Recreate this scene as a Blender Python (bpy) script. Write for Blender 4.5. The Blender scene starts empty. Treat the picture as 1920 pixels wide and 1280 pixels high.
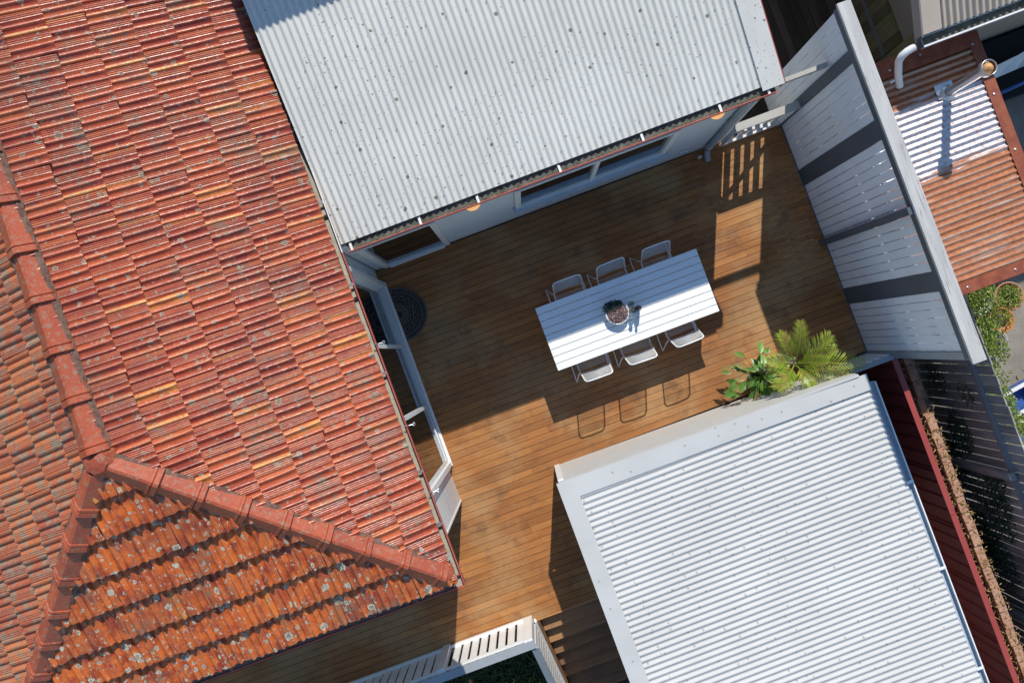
import bpy, bmesh, math, random
from mathutils import Vector, Matrix
import mathutils.noise as mnoise
R = math.radians
rnd = random.Random(7)
scene = bpy.context.scene

# ------------------------------------------------------------------ camera
CAM_H = 12.3
cam_d = bpy.data.cameras.new('drone_camera'); cam = bpy.data.objects.new('drone_camera', cam_d)
scene.collection.objects.link(cam); scene.camera = cam
cam_d.sensor_width = 36.0; cam_d.lens = 36.0 * 1660 / 1920
cam_d.clip_start = 0.1; cam_d.clip_end = 500
_r = Vector((0.93715803, -0.34852595, -0.01626291)); _u = Vector((0.34869553, 0.93719252, 0.00903339)); _l = Vector((-0.01209311, 0.01413651, -0.99982694))
cam.matrix_world = Matrix(((_r.x, _u.x, -_l.x, 0), (_r.y, _u.y, -_l.y, 0), (_r.z, _u.z, -_l.z, CAM_H), (0, 0, 0, 1)))

# ------------------------------------------------------------------ sky and sun
SUN_EL = 45.0
SUN_AZ = math.atan2(0.39, 0.921)
world = bpy.data.worlds.new('World'); scene.world = world; world.use_nodes = True
wn = world.node_tree; bg = wn.nodes['Background']
sky = wn.nodes.new('ShaderNodeTexSky'); sky.sky_type = 'NISHITA'; sky.sun_disc = False
sky.sun_elevation = R(SUN_EL); sky.sun_rotation = SUN_AZ; sky.altitude = 0; sky.air_density = 1.25; sky.dust_density = 0.1; sky.ozone_density = 1.6
hs = wn.nodes.new('ShaderNodeHueSaturation'); hs.inputs['Saturation'].default_value = 1.12; wn.links.new(sky.outputs['Color'], hs.inputs['Color'])
wn.links.new(hs.outputs['Color'], bg.inputs['Color']); bg.inputs['Strength'].default_value = 0.14
sd = bpy.data.lights.new('sun', 'SUN'); so = bpy.data.objects.new('sun', sd); scene.collection.objects.link(so)
sd.energy = 4.6; sd.angle = R(0.55); sd.color = (1.0, 0.945, 0.85)
to_sun = Vector((math.sin(SUN_AZ) * math.cos(R(SUN_EL)), math.cos(SUN_AZ) * math.cos(R(SUN_EL)), math.sin(R(SUN_EL))))
so.rotation_euler = to_sun.to_track_quat('Z', 'Y').to_euler(); so.location = to_sun * 30
vs = scene.view_settings; vs.view_transform = 'Standard'; vs.look = 'None'; vs.gamma = 1; vs.exposure = 0.07; vs.use_curve_mapping = False

# ------------------------------------------------------------------ helpers
col = scene.collection
class MB:
    def __init__(s): s.v = []; s.f = []
    def add(s, vs, fs):
        n = len(s.v); s.v += [tuple(v) for v in vs]; s.f += [tuple(i + n for i in f) for f in fs]; return s
    def box(s, x0, x1, y0, y1, z0, z1, M=None):
        vs = [Vector(p) for p in ((x0,y0,z0),(x1,y0,z0),(x1,y1,z0),(x0,y1,z0),(x0,y0,z1),(x1,y0,z1),(x1,y1,z1),(x0,y1,z1))]
        if M: vs = [M @ v for v in vs]
        return s.add(vs, [(0,3,2,1),(4,5,6,7),(0,1,5,4),(1,2,6,5),(2,3,7,6),(3,0,4,7)])
    def beam(s, a, b, w, h, up=(0,0,1)):
        a = Vector(a); b = Vector(b); d = (b - a); L = d.length; d.normalize(); up = Vector(up)
        y = up.cross(d); y.normalize(); z = d.cross(y)
        M = Matrix.Translation(a) @ Matrix((d, y, z)).transposed().to_4x4()
        return s.box(0, L, -w/2, w/2, -h/2, h/2, M)
    def tube(s, pts, r, n=8, closed=False, caps=True):
        pts = [Vector(p) for p in pts]; N = len(pts); rs = r if isinstance(r, (list, tuple)) else [r] * N
        base = len(s.v); ref = None
        for i, p in enumerate(pts):
            if closed: t = pts[(i+1) % N] - pts[i-1]
            else: t = pts[min(i+1, N-1)] - pts[max(i-1, 0)]
            t.normalize()
            if ref is None:
                ref = Vector((0,0,1)) if abs(t.z) < .9 else Vector((1,0,0))
            a = ref - t * ref.dot(t)
            if a.length < 1e-4: a = t.orthogonal()
            a.normalize(); ref = a; b = t.cross(a)
            for k in range(n):
                th = 2 * math.pi * k / n
                s.v.append(tuple(p + (a * math.cos(th) + b * math.sin(th)) * rs[i]))
        for i in range(N if closed else N - 1):
            j = (i + 1) % N
            for k in range(n):
                k2 = (k + 1) % n
                s.f.append((base+i*n+k, base+i*n+k2, base+j*n+k2, base+j*n+k))
        if not closed and caps:
            s.f.append(tuple(base + k for k in range(n))[::-1]); s.f.append(tuple(base + (N-1)*n + k for k in range(n)))
        return s
    def lathe(s, prof, n=24, c=(0,0,0), M=None):
        base = len(s.v); c = Vector(c)
        for r_, z in prof:
            for k in range(n):
                th = 2*math.pi*k/n; v = Vector((r_*math.cos(th), r_*math.sin(th), z))
                if M: v = M @ v
                s.v.append(tuple(v + c))
        for i in range(len(prof)-1):
            for k in range(n):
                k2 = (k+1) % n
                s.f.append((base+i*n+k, base+i*n+k2, base+(i+1)*n+k2, base+(i+1)*n+k))
        return s
    def mesh(s, name, smooth=False):
        m = bpy.data.meshes.new(name); m.from_pydata(s.v, [], s.f); m.update()
        if smooth: m.polygons.foreach_set('use_smooth', [True]*len(m.polygons))
        return m

def wloc(o):
    v = Vector((0,0,0))
    while o is not None: v += o.location; o = o.parent
    return v
def link(name, mesh, mat, parent=None, loc=None, kind=None):
    o = bpy.data.objects.new(name, mesh); col.objects.link(o)
    if mat and not mesh.materials: mesh.materials.append(mat)
    if parent is not None:
        o.parent = parent; o.location = -wloc(parent) if loc is None else loc
    elif loc is not None: o.location = loc
    if kind: o['kind'] = kind
    return o
def part(name, mb, mat, parent=None, smooth=False, kind=None, loc=None):
    return link(name, mb.mesh(name, smooth), mat, parent, loc, kind)
def inst(name, mesh, M, parent, mat=None):
    o = bpy.data.objects.new(name, mesh); col.objects.link(o)
    if mat and not mesh.materials: mesh.materials.append(mat)
    o.parent = parent; o.matrix_local = Matrix.Translation(-wloc(parent)) @ M
    return o
def thing(name, label, cat, loc=(0,0,0), group=None, rz=0):
    o = bpy.data.objects.new(name, None); col.objects.link(o); o.empty_display_size = .1
    o.location = loc; o.rotation_euler.z = rz; o['label'] = label; o['category'] = cat
    if group: o['group'] = group
    return o
def tag(o, label, cat, group=None):
    o['label'] = label; o['category'] = cat
    if group: o['group'] = group
    return o
def arc(c, r, a0, a1, n, ax=(1,0,0), ay=(0,1,0)):
    c = Vector(c); ax = Vector(ax); ay = Vector(ay)
    return [c + (ax*math.cos(a0+(a1-a0)*i/n) + ay*math.sin(a0+(a1-a0)*i/n))*r for i in range(n+1)]

# ------------------------------------------------------------------ materials
class NT:
    def __init__(s, name):
        s.m = bpy.data.materials.new(name); s.m.use_nodes = True; s.t = s.m.node_tree; s.b = s.t.nodes['Principled BSDF']
    def n(s, typ, **kw):
        nd = s.t.nodes.new(typ)
        for k, v in kw.items():
            if k.startswith('i_'):
                key = k[2:]; key = int(key) if key.isdigit() else key
                nd.inputs[key].default_value = v
            else: setattr(nd, k, v)
        return nd
    def l(s, a, b): s.t.links.new(a, b)
    def coord(s, obj=False):
        if obj: return s.n('ShaderNodeTexCoord').outputs['Object']
        return s.n('ShaderNodeNewGeometry').outputs['Position']
    def mapped(s, vec, scale, rot=(0,0,0)):
        mp = s.n('ShaderNodeMapping'); s.l(vec, mp.inputs['Vector']); mp.inputs['Scale'].default_value = scale; mp.inputs['Rotation'].default_value = rot; return mp.outputs[0]
    def noise(s, vec, scale, detail=3, rough=.55, dist=0):
        nd = s.n('ShaderNodeTexNoise'); nd.inputs['Scale'].default_value = scale; nd.inputs['Detail'].default_value = detail
        nd.inputs['Roughness'].default_value = rough; nd.inputs['Distortion'].default_value = dist; s.l(vec, nd.inputs['Vector']); return nd.outputs['Fac']
    def ramp(s, fac, a, b, v0=0., v1=1.):
        nd = s.n('ShaderNodeMapRange'); nd.inputs[1].default_value = a; nd.inputs[2].default_value = b; nd.inputs[3].default_value = v0; nd.inputs[4].default_value = v1
        s.l(fac, nd.inputs[0]); return nd.outputs[0]
    def mix(s, fac, a, b, mode='MIX'):
        nd = s.n('ShaderNodeMix', data_type='RGBA', blend_type=mode)
        for sock, v in ((nd.inputs[0], fac), (nd.inputs[6], a), (nd.inputs[7], b)):
            if isinstance(v, (int, float)): sock.default_value = v
            elif isinstance(v, (tuple, list)): sock.default_value = (*v, 1) if len(v) == 3 else v
            else: s.l(v, sock)
        return nd.outputs[2]
    def math(s, op, a, b=None):
        nd = s.n('ShaderNodeMath', operation=op)
        for i, v in enumerate((a, b)):
            if v is None: continue
            if isinstance(v, (int, float)): nd.inputs[i].default_value = v
            else: s.l(v, nd.inputs[i])
        return nd.outputs[0]
    def rand(s):
        oi = s.n('ShaderNodeObjectInfo').outputs['Random']; g = s.n('ShaderNodeNewGeometry').outputs['Random Per Island']
        return s.math('FRACT', s.math('ADD', oi, g))
    def bump(s, h, strength, dist=.01):
        bp = s.n('ShaderNodeBump'); bp.inputs['Strength'].default_value = strength; bp.inputs['Distance'].default_value = dist; s.l(h, bp.inputs['Height']); s.l(bp.outputs[0], s.b.inputs['Normal'])
    def out(s, colr, rough=.5, metal=0., spec=None):
        if isinstance(colr, (tuple, list)): s.b.inputs['Base Color'].default_value = (*colr, 1)
        else: s.l(colr, s.b.inputs['Base Color'])
        if isinstance(rough, (int, float)): s.b.inputs['Roughness'].default_value = rough
        else: s.l(rough, s.b.inputs['Roughness'])
        if isinstance(metal, (int, float)): s.b.inputs['Metallic'].default_value = metal
        else: s.l(metal, s.b.inputs['Metallic'])
        if spec is not None: s.b.inputs['Specular IOR Level'].default_value = spec
        return s.m

def paint(name, c, rough=.45, dirt=(.25,.22,.18), amt=.25, scale=3., fine=.06):
    k = NT(name); p = k.coord()
    f = k.ramp(k.noise(p, scale, 5, .6), .45, .75, 0, amt)
    cc = k.mix(f, c, tuple(a*b for a, b in zip(c, (dirt[0]/.35, dirt[1]/.35, dirt[2]/.35))))
    g = k.noise(p, 60, 2); cc = k.mix(k.ramp(g, .3, .7, 0, fine), cc, (.02,.02,.02))
    return k.out(cc, rough)
WHITE = paint('white_paint', (.74,.745,.74), .42)
WHITE_METAL = paint('white_powder_coat', (.80,.81,.81), .35, amt=.1)
TABLE_M = paint('table_paint', (.86,.88,.88), .38, amt=.12)
SCREEN_M = paint('screen_paint', (.80,.83,.87), .45, amt=.2)
WALL_M = paint('wall_paint', (.60,.65,.68), .5, amt=.2)
CHAR = paint('charcoal_paint', (.075,.095,.118), .5, amt=.3)
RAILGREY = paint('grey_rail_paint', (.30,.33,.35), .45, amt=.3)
BLUEGREY = paint('blue_grey_paint', (.42,.50,.58), .45)
MAROON = paint('maroon_steel', (.34,.062,.052), .38, amt=.35)
REDLIP = paint('faded_red_lip', (.44,.10,.07), .4, dirt=(.5,.4,.35), amt=.5, scale=9)
BEIGE = paint('beige_steel', (.68,.55,.43), .45)
BEIGEWALL = paint('beige_wall', (.36,.31,.27), .6)
ALU = paint('grey_downpipe', (.36,.39,.41), .4)
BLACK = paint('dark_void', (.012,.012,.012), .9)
PVCW = paint('white_plastic', (.75,.77,.78), .3)
BLUEP = paint('blue_plastic', (.03,.10,.35), .3)

def mat_tile(name, dark=False):
    k = NT(name); p = k.coord(); r = k.rand()
    rp = k.n('ShaderNodeValToRGB'); rp.color_ramp.interpolation = 'LINEAR'; e = rp.color_ramp.elements
    cols = [(0,(.19,.028,.017)),(.2,(.37,.058,.024)),(.4,(.25,.036,.020)),(.6,(.41,.070,.026)),(.8,(.45,.098,.030)),(.965,(.45,.13,.04)),(.975,(.60,.25,.05)),(1,(.58,.22,.06))]
    e[0].position = 0; e[0].color = (*cols[0][1],1); e[1].position = 1; e[1].color = (*cols[-1][1],1)
    for q, c in cols[1:-1]:
        x = e.new(q); x.color = (*c,1)
    k.l(r, rp.inputs[0]); c = rp.outputs[0]
    n1 = k.noise(p, 7, 4, .6); c = k.mix(k.ramp(n1, .42 if not dark else .36, .66 if not dark else .58, 0, .65 if not dark else .85), c, (.44,.10,.034) if not dark else (.66,.165,.030))
    n2 = k.noise(p, 26, 4, .7); c = k.mix(k.ramp(n2, .52, .75, 0, .7), c, (.13,.035,.025))
    n7 = k.noise(p, 90, 2, .7); c = k.mix(k.ramp(n7, .66, .74, 0, .6), c, (.48,.34,.26)); n9 = k.noise(p, 1.1, 4, .7); c = k.mix(k.ramp(n9, .46, .66, 0, .45), c, (.17,.05,.035))
    # lichen: irregular grey-green patches and pale rings
    wob = k.n('ShaderNodeTexNoise'); wob.inputs['Scale'].default_value = 22; k.l(p, wob.inputs['Vector'])
    off = k.n('ShaderNodeVectorMath', operation='MULTIPLY_ADD'); k.l(wob.outputs['Color'], off.inputs[0]); off.inputs[1].default_value = (.06,.06,.06); k.l(p, off.inputs[2])
    tot = None
    for sc, thr, keep in ((7.0 if not dark else 5.2, .30, .40 if not dark else .8), (13, .33, .45 if not dark else .75), (24, .33, .3 if not dark else .6)):
        v = k.n('ShaderNodeTexVoronoi'); v.inputs['Scale'].default_value = sc; k.l(off.outputs[0], v.inputs['Vector'])
        sep = k.n('ShaderNodeSeparateColor'); k.l(v.outputs['Color'], sep.inputs[0])
        big = k.ramp(sep.outputs[1], 0, 1, .25, 1)
        d = k.math('DIVIDE', v.outputs['Distance'], big)
        inside = k.ramp(d, thr-.03, thr, 1, 0)
        ring = k.math('MULTIPLY', inside, k.ramp(d, thr*.62, thr*.7, 0, 1))
        gate = k.math('LESS_THAN', sep.outputs[0], keep)
        inside = k.math('MULTIPLY', inside, gate); ring = k.math('MULTIPLY', ring, gate)
        n3 = k.noise(p, 60, 3, .7)
        lc = k.mix(k.ramp(n3, .35, .65), (.20,.20,.145), (.33,.34,.27) if dark else (.26,.25,.19))
        c = k.mix(k.math('MULTIPLY', inside, .85 if dark else .7), c, lc)
        c = k.mix(k.math('MULTIPLY', ring, .75 if dark else .35), c, (.55,.54,.44))
        tot = inside if tot is None else k.math('MAXIMUM', tot, inside)
    moss = k.noise(p, 2.2, 6, .75)
    m2 = k.math('MULTIPLY', k.ramp(moss, .52, .64), k.ramp(n2, .42, .6, 0, .85))
    c = k.mix(m2, c, (.19,.175,.12))
    rough = k.math('MAXIMUM', k.ramp(n2, .4, .75, .27, .55), k.math('MULTIPLY', k.math('MAXIMUM', tot, m2), .85))
    k.bump(k.math('ADD', n2, k.math('MULTIPLY', n7, .4)), .35, .004)
    return k.out(c, rough, spec=.55)
TILE = mat_tile('glazed_terracotta'); TILE_H = mat_tile('lichened_terracotta', True)
def mat_left():
    k = NT('weathered_terracotta'); p = k.coord(); r = k.rand()
    c = k.mix(r, (.36,.085,.042), (.52,.155,.055)); n = k.noise(p, 9, 6, .75)
    c = k.mix(k.ramp(n, .48, .60, 0, .9), c, (.24,.21,.15)); n2 = k.noise(p, 30, 4, .7)
    c = k.mix(k.ramp(n2, .5, .75, 0, .6), c, (.14,.05,.03)); k.bump(n2, .4, .004)
    return k.out(c, k.ramp(n, .4, .6, .35, .85))
TILE_L = mat_left()
def mat_cap():
    k = NT('ridge_terracotta'); p = k.coord(); n = k.noise(p, 5, 5, .6)
    c = k.mix(k.rand(), (.26,.048,.024), (.38,.075,.030)); c = k.mix(k.ramp(n, .4, .7, 0, .6), c, (.44,.10,.038)); nd = k.noise(p, 11, 5, .75); c = k.mix(k.ramp(nd, .54, .68, 0, .55), c, (.19,.05,.035))
    n2 = k.noise(p, 24, 5, .72); c = k.mix(k.ramp(n2, .54, .62, 0, .75), c, (.22,.19,.13)); n3 = k.noise(p, 110, 2); c = k.mix(k.ramp(n3, .66, .72, 0, .6), c, (.5,.45,.36))
    k.bump(n2, .3, .004); return k.out(c, k.ramp(n2, .45, .65, .32, .75))
CAP = mat_cap()
def mat_rough(name, c1, c2, scale=8, rough=.9, c3=None, bump=.5, bs=40, dist=.01):
    k = NT(name); p = k.coord(); n = k.noise(p, scale, 6, .65); c = k.mix(k.ramp(n, .35, .65), c1, c2)
    n2 = k.noise(p, bs, 4, .7)
    if c3: c = k.mix(k.ramp(n2, .5, .68, 0, .8), c, c3)
    k.bump(n2, bump, dist); return k.out(c, rough)
MORTAR = mat_rough('roof_mortar', (.10,.045,.035), (.22,.13,.09), 14, .95, (.05,.03,.03))
SILT = mat_rough('gutter_silt', (.34,.31,.24), (.46,.43,.35), 10, .9, (.24,.21,.16))
MUCK = mat_rough('gutter_muck', (.10,.10,.07), (.22,.20,.16), 12, .95, (.06,.06,.045), .9, 60, .02)
CONCRETE = mat_rough('concrete', (.20,.18,.15), (.29,.26,.22), 2.5, .92, (.14,.13,.11))
SOIL = mat_rough('soil', (.05,.04,.03), (.10,.08,.055), 5, .97, (.03,.025,.02), .9, 30, .03)
GRASSB = mat_rough('grass_ground', (.02,.035,.012), (.035,.05,.02), 5, .97, (.015,.02,.01), .9, 30, .03)
TERRAP = mat_rough('terracotta_pot', (.42,.17,.08), (.52,.26,.15), 9, .8, (.5,.36,.26))
BRICK = mat_rough('old_brick', (.36,.17,.11), (.45,.27,.18), 10, .9, (.5,.42,.34))
FELT = mat_rough('torn_flashing', (.30,.29,.24), (.46,.44,.38), 10, .8, (.12,.12,.1), .8)

def mat_wood(name, a, b, c3, axis=0, rough=.45, patch=(.2,.17,.13), pamt=.6, sc=1., vari=.5, rlo=.6, rhi=1.25):
    k = NT(name); p = k.coord(); s = [34., 34., 34.]; s[axis] = 1.6
    r = k.rand()
    off = k.n('ShaderNodeVectorMath', operation='ADD'); k.l(p, off.inputs[0])
    cx = k.n('ShaderNodeCombineXYZ'); k.l(k.math('MULTIPLY', r, 37.), cx.inputs[axis]); k.l(cx.outputs[0], off.inputs[1])
    g = k.noise(k.mapped(off.outputs[0], tuple(x*sc for x in s)), 1.0, 5, .65, .4)
    s2 = [9., 9., 9.]; s2[axis] = .9
    g2 = k.noise(k.mapped(off.outputs[0], tuple(s2)), 1.0, 4, .6, .6)
    c = k.mix(k.ramp(g2, .3, .7), a, b); c = k.mix(k.ramp(g, .5, .75, 0, .7), c, c3)
    big = k.noise(p, 1.3, 4, .65); c = k.mix(k.ramp(big, .5, .68, 0, pamt), c, patch)
    sp = k.noise(p, 7.5, 4, .6); c = k.mix(k.ramp(sp, .60, .72, 0, pamt), c, patch)
    c = k.mix(1.0, c, k.mix(r, (rlo,)*3, (rhi,)*3), 'MULTIPLY')
    k.bump(g, .25, .004); return k.out(c, k.ramp(g, .3, .7, rough-.08, rough+.12), spec=.4)
def mat_deck():
    k = NT('oiled_deck_timber'); p = k.coord(); r = k.rand()
    off = k.n('ShaderNodeVectorMath', operation='ADD'); k.l(p, off.inputs[0]); cx = k.n('ShaderNodeCombineXYZ'); k.l(k.math('MULTIPLY', r, 37.), cx.inputs[0]); k.l(cx.outputs[0], off.inputs[1])
    g = k.noise(k.mapped(off.outputs[0], (1.6,34,34)), 1.0, 6, .7, .4); g2 = k.noise(k.mapped(off.outputs[0], (1.1,9,9)), 1.0, 5, .65, .8)
    c = k.mix(k.ramp(g2, .32, .68), (.29,.112,.034), (.42,.182,.056)); c = k.mix(k.ramp(g, .5, .78, 0, .75), c, (.17,.075,.035))
    c = k.mix(1.0, c, k.mix(r, (.80,.80,.80), (1.14,1.12,1.08)), 'MULTIPLY')
    big = k.noise(p, .9, 5, .6); c = k.mix(k.ramp(big, .46, .62, 0, .65), c, (.42,.26,.12))       # worn paler traffic areas
    st = k.noise(p, 3.2, 5, .7); c = k.mix(k.ramp(st, .54, .68, 0, .65), c, (.15,.075,.038)); wd2 = k.noise(p, .55, 4, .6); c = k.mix(k.ramp(wd2, .5, .62, 0, .25), c, (.14,.07,.04))        # dark stains
    st2 = k.noise(k.mapped(p, (1.4,5,5)), 2.6, 5, .75); c = k.mix(k.ramp(st2, .60, .72, 0, .6), c, (.26,.215,.165))  # greyed weathered areas
    sp = k.noise(p, 34, 3, .7); c = k.mix(k.ramp(sp, .66, .74, 0, .5), c, (.10,.06,.04))
    k.bump(k.math('ADD', g, k.math('MULTIPLY', st, .3)), .3, .004); return k.out(c, k.ramp(st2, .4, .7, .5, .75), spec=.28)
DECK = mat_deck()
STEPW = mat_wood('step_timber', (.26,.13,.06), (.33,.18,.08), (.14,.07,.035), 0, .55, (.12,.08,.06), .6)
STRING = mat_wood('stringer_timber', (.34,.16,.06), (.42,.2,.07), (.2,.09,.04), 1, .5, (.2,.12,.07), .4)
def mat_cracked():
    k = NT('weathered_grey_timber'); p = k.coord(); c = k.mix(k.ramp(k.noise(k.mapped(p, (8,1.2,8)), 1., 5, .6), .3, .7), (.38,.37,.36), (.52,.51,.49))
    f = k.noise(k.mapped(p, (60,2.2,60)), 1., 6, .75, .8); m2 = k.noise(p, 2.5, 4, .6)
    cr = k.math('MULTIPLY', k.ramp(f, .56, .64), k.ramp(m2, .40, .56)); c = k.mix(k.math('MULTIPLY', cr, .85), c, (.07,.065,.06))
    kn = k.noise(p, 16, 2); c = k.mix(k.ramp(kn, .74, .78, 0, .7), c, (.25,.12,.05)); k.bump(f, .5, .004); return k.out(c, .88)
WEATH = mat_cracked()
PALE = mat_wood('paling_timber', (.32,.29,.27), (.43,.39,.36), (.08,.07,.06), 2, .9, (.11,.10,.09), .5, rlo=.7, rhi=1.2)
GREYT = mat_wood('grey_rail_timber', (.25,.24,.24), (.33,.32,.32), (.13,.12,.12), 1, .85, (.2,.19,.18), .4)
GATEP = paint('weathered_gate_paint', (.40,.39,.36), .5, amt=.3)
GREYV = mat_wood('grey_post_timber', (.27,.26,.24), (.35,.33,.31), (.14,.13,.12), 2, .85, (.2,.19,.18), .4)
MOSSW = mat_wood('mossy_weatherboard', (.20,.17,.10), (.28,.23,.13), (.10,.07,.05), 2, .85, (.16,.17,.05), .7, rlo=.55, rhi=1.3)
BROWNW = mat_wood('brown_walkway_timber', (.10,.07,.05), (.14,.10,.07), (.05,.035,.03), 1, .8, (.06,.06,.05), .6)

def mat_white_roof():
    k = NT('white_corrugated_steel'); p = k.coord()
    c = k.mix(k.ramp(k.noise(p, 1.2, 4), .3, .7), (.54,.53,.49), (.62,.61,.57))
    n = k.noise(k.mapped(p, (20, 1.2, 1)), 1., 4, .6); c = k.mix(k.ramp(n, .55, .8, 0, .25), c, (.40,.39,.34))
    wob = k.n('ShaderNodeTexNoise'); wob.inputs['Scale'].default_value = 60; k.l(p, wob.inputs['Vector'])
    off = k.n('ShaderNodeVectorMath', operation='MULTIPLY_ADD'); k.l(wob.outputs['Color'], off.inputs[0]); off.inputs[1].default_value = (.018,.018,.0); k.l(p, off.inputs[2])
    flat = k.mapped(off.outputs[0], (1,1,0))
    for sc, rad, keep, cc in ((2.6,.065,.75,(.13,.12,.08)), (6.,.075,.62,(.12,.11,.08)), (13.,.10,.55,(.10,.10,.09)), (24,.13,.25,(.16,.15,.13))):
        v = k.n('ShaderNodeTexVoronoi', voronoi_dimensions='2D'); v.inputs['Scale'].default_value = sc; k.l(flat, v.inputs['Vector'])
        sep = k.n('ShaderNodeSeparateColor'); k.l(v.outputs['Color'], sep.inputs[0])
        d = k.math('DIVIDE', v.outputs['Distance'], k.ramp(sep.outputs[1], 0, 1, .3, 1))
        ins = k.math('MULTIPLY', k.ramp(d, rad*.75, rad, 1, 0), k.math('LESS_THAN', sep.outputs[0], keep))
        if sc > 3:
            ins = k.math('MULTIPLY', ins, k.ramp(k.noise(p, .9, 2), .38, .52))
        c = k.mix(k.math('MULTIPLY', ins, .85), c, cc)
    k.bump(k.noise(p, 3, 2), .05, .01)
    return k.out(c, .55, .0, .3)
WROOF = mat_white_roof()
def mat_shed_roof():
    k = NT('cream_corrugated_steel'); p = k.coord()
    c = k.mix(k.ramp(k.noise(p, 1.1, 4), .3, .7), (.46,.46,.45), (.525,.525,.515))
    n = k.noise(k.mapped(p, (1.2, 30, 1)), 1., 4, .6); c = k.mix(k.ramp(n, .55, .8, 0, .3), c, (.48,.47,.42))
    v = k.n('ShaderNodeTexVoronoi', voronoi_dimensions='2D'); v.inputs['Scale'].default_value = 5; k.l(k.mapped(p, (1,1,0)), v.inputs['Vector'])
    sep = k.n('ShaderNodeSeparateColor'); k.l(v.outputs['Color'], sep.inputs[0])
    ins = k.math('MULTIPLY', k.ramp(v.outputs['Distance'], .05, .09, 1, 0), k.math('LESS_THAN', sep.outputs[0], .45))
    c = k.mix(k.math('MULTIPLY', ins, .55), c, (.18,.17,.14))
    n2 = k.noise(p, 45, 4, .8); c = k.mix(k.ramp(n2, .66, .78, 0, .5), c, (.3,.29,.26))
    lo = k.noise(k.mapped(p, (.5,3,1)), 1.3, 4, .6); c = k.mix(k.ramp(lo, .5, .7, 0, .35), c, (.42,.42,.41))
    return k.out(c, .6, 0., .25)
SROOF = mat_shed_roof()
def mat_rust():
    k = NT('rusty_corrugated_iron'); p = k.coord()
    n = k.noise(k.mapped(p, (1.0, 5, 1)), 1.4, 5, .65); n2 = k.noise(p, 18, 5, .7)
    sep = k.n('ShaderNodeSeparateXYZ'); k.l(p, sep.inputs[0])
    # bare galvanised sheet in the middle, rust on both sides of it
    yw = k.math('ADD', sep.outputs[1], k.math('MULTIPLY', k.math('SUBTRACT', k.noise(k.mapped(p, (1.5,12,1)), 1.6, 4, .7), .5), .45)); g = k.math('MULTIPLY', k.ramp(yw, .24, .30), k.ramp(yw, 1.16, 1.08))
    rust = k.mix(k.ramp(n2, .35, .65), (.27,.070,.020), (.47,.155,.040)); rust = k.mix(k.ramp(n, .56, .68, 0, .6), rust, (.50,.42,.34))
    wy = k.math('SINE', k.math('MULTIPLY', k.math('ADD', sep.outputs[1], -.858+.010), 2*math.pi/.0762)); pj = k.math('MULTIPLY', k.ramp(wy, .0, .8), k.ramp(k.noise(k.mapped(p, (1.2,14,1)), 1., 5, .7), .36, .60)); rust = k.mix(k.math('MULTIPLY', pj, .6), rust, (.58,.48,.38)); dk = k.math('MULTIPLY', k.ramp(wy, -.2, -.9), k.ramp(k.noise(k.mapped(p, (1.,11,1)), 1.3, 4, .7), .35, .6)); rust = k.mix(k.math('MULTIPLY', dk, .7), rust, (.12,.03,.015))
    zinc = k.mix(k.ramp(n2, .48, .70, 0, .9), (.56,.53,.55), (.32,.17,.13))
    c = k.mix(g, rust, zinc); k.bump(n2, .3, .003)
    return k.out(c, k.mix(g, (.6,.6,.6), (.32,.32,.32)), k.math('MULTIPLY', g, .5))
RUST = mat_rust()
def mat_rustflash():
    k = NT('rusty_flashing'); p = k.coord(); n = k.noise(p, 8, 5, .65)
    c = k.mix(k.ramp(n, .35, .65), (.20,.045,.022), (.31,.085,.035)); return k.out(c, .55, .1)
RFLASH = mat_rustflash()
def mat_beige_roof():
    k = NT('beige_corrugated_steel'); p = k.coord(); c = k.mix(k.ramp(k.noise(p, 2, 3), .3, .7), (.52,.42,.32), (.62,.51,.40))
    n2 = k.noise(p, 30, 4, .8); c = k.mix(k.ramp(n2, .66, .74, 0, .5), c, (.30,.14,.08)); return k.out(c, .5)
BROOF = mat_beige_roof()
def mat_leaf(name, a, b, rough=.42, trans=.25, dead=0.):
    k = NT(name); c = k.mix(k.rand(), a, b); n = k.noise(k.coord(), 12, 2); c = k.mix(k.ramp(n, .3, .7, 0, .4), c, b)
    if dead: dn = k.noise(k.coord(), 6, 3); rr = k.math('FRACT', k.math('MULTIPLY', k.rand(), 13.7)); c = k.mix(k.math('MULTIPLY', k.math('GREATER_THAN', rr, 1-dead), k.ramp(dn, .4, .55)), c, (.42,.27,.10))
    k.b.inputs['Transmission Weight'].default_value = 0
    m = k.out(c, rough)
    tr = k.n('ShaderNodeBsdfTranslucent'); k.l(c, tr.inputs['Color']); mx = k.n('ShaderNodeMixShader'); mx.inputs[0].default_value = trans
    out = k.t.nodes['Material Output']; k.l(k.b.outputs[0], mx.inputs[1]); k.l(tr.outputs[0], mx.inputs[2]); k.l(mx.outputs[0], out.inputs[0]); return m
PALM = mat_leaf('palm_green', (.14,.27,.02), (.42,.44,.05), .38, .3, .22)
LEAF = mat_leaf('glossy_leaf', (.06,.17,.025), (.18,.34,.06), .38, .25, .12)
SHRUB = mat_leaf('shrub_leaf', (.04,.10,.015), (.28,.36,.05), .4)
SHRUBY = mat_leaf('yellow_green_leaf', (.14,.20,.03), (.34,.36,.07), .5)
VINE = mat_leaf('dark_vine_leaf', (.02,.05,.025), (.04,.085,.04), .5)
DRY = mat_leaf('dry_twig', (.30,.20,.08), (.5,.36,.16), .8, .1)
GRASSM = mat_leaf('grass_blade', (.03,.06,.012), (.09,.13,.03), .5)
SUCC = mat_leaf('succulent_purple', (.09,.03,.045), (.42,.30,.27), .5, .1)
SUCCD = mat_leaf('succulent_dark', (.02,.03,.035), (.07,.09,.08), .5, .1)
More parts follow.
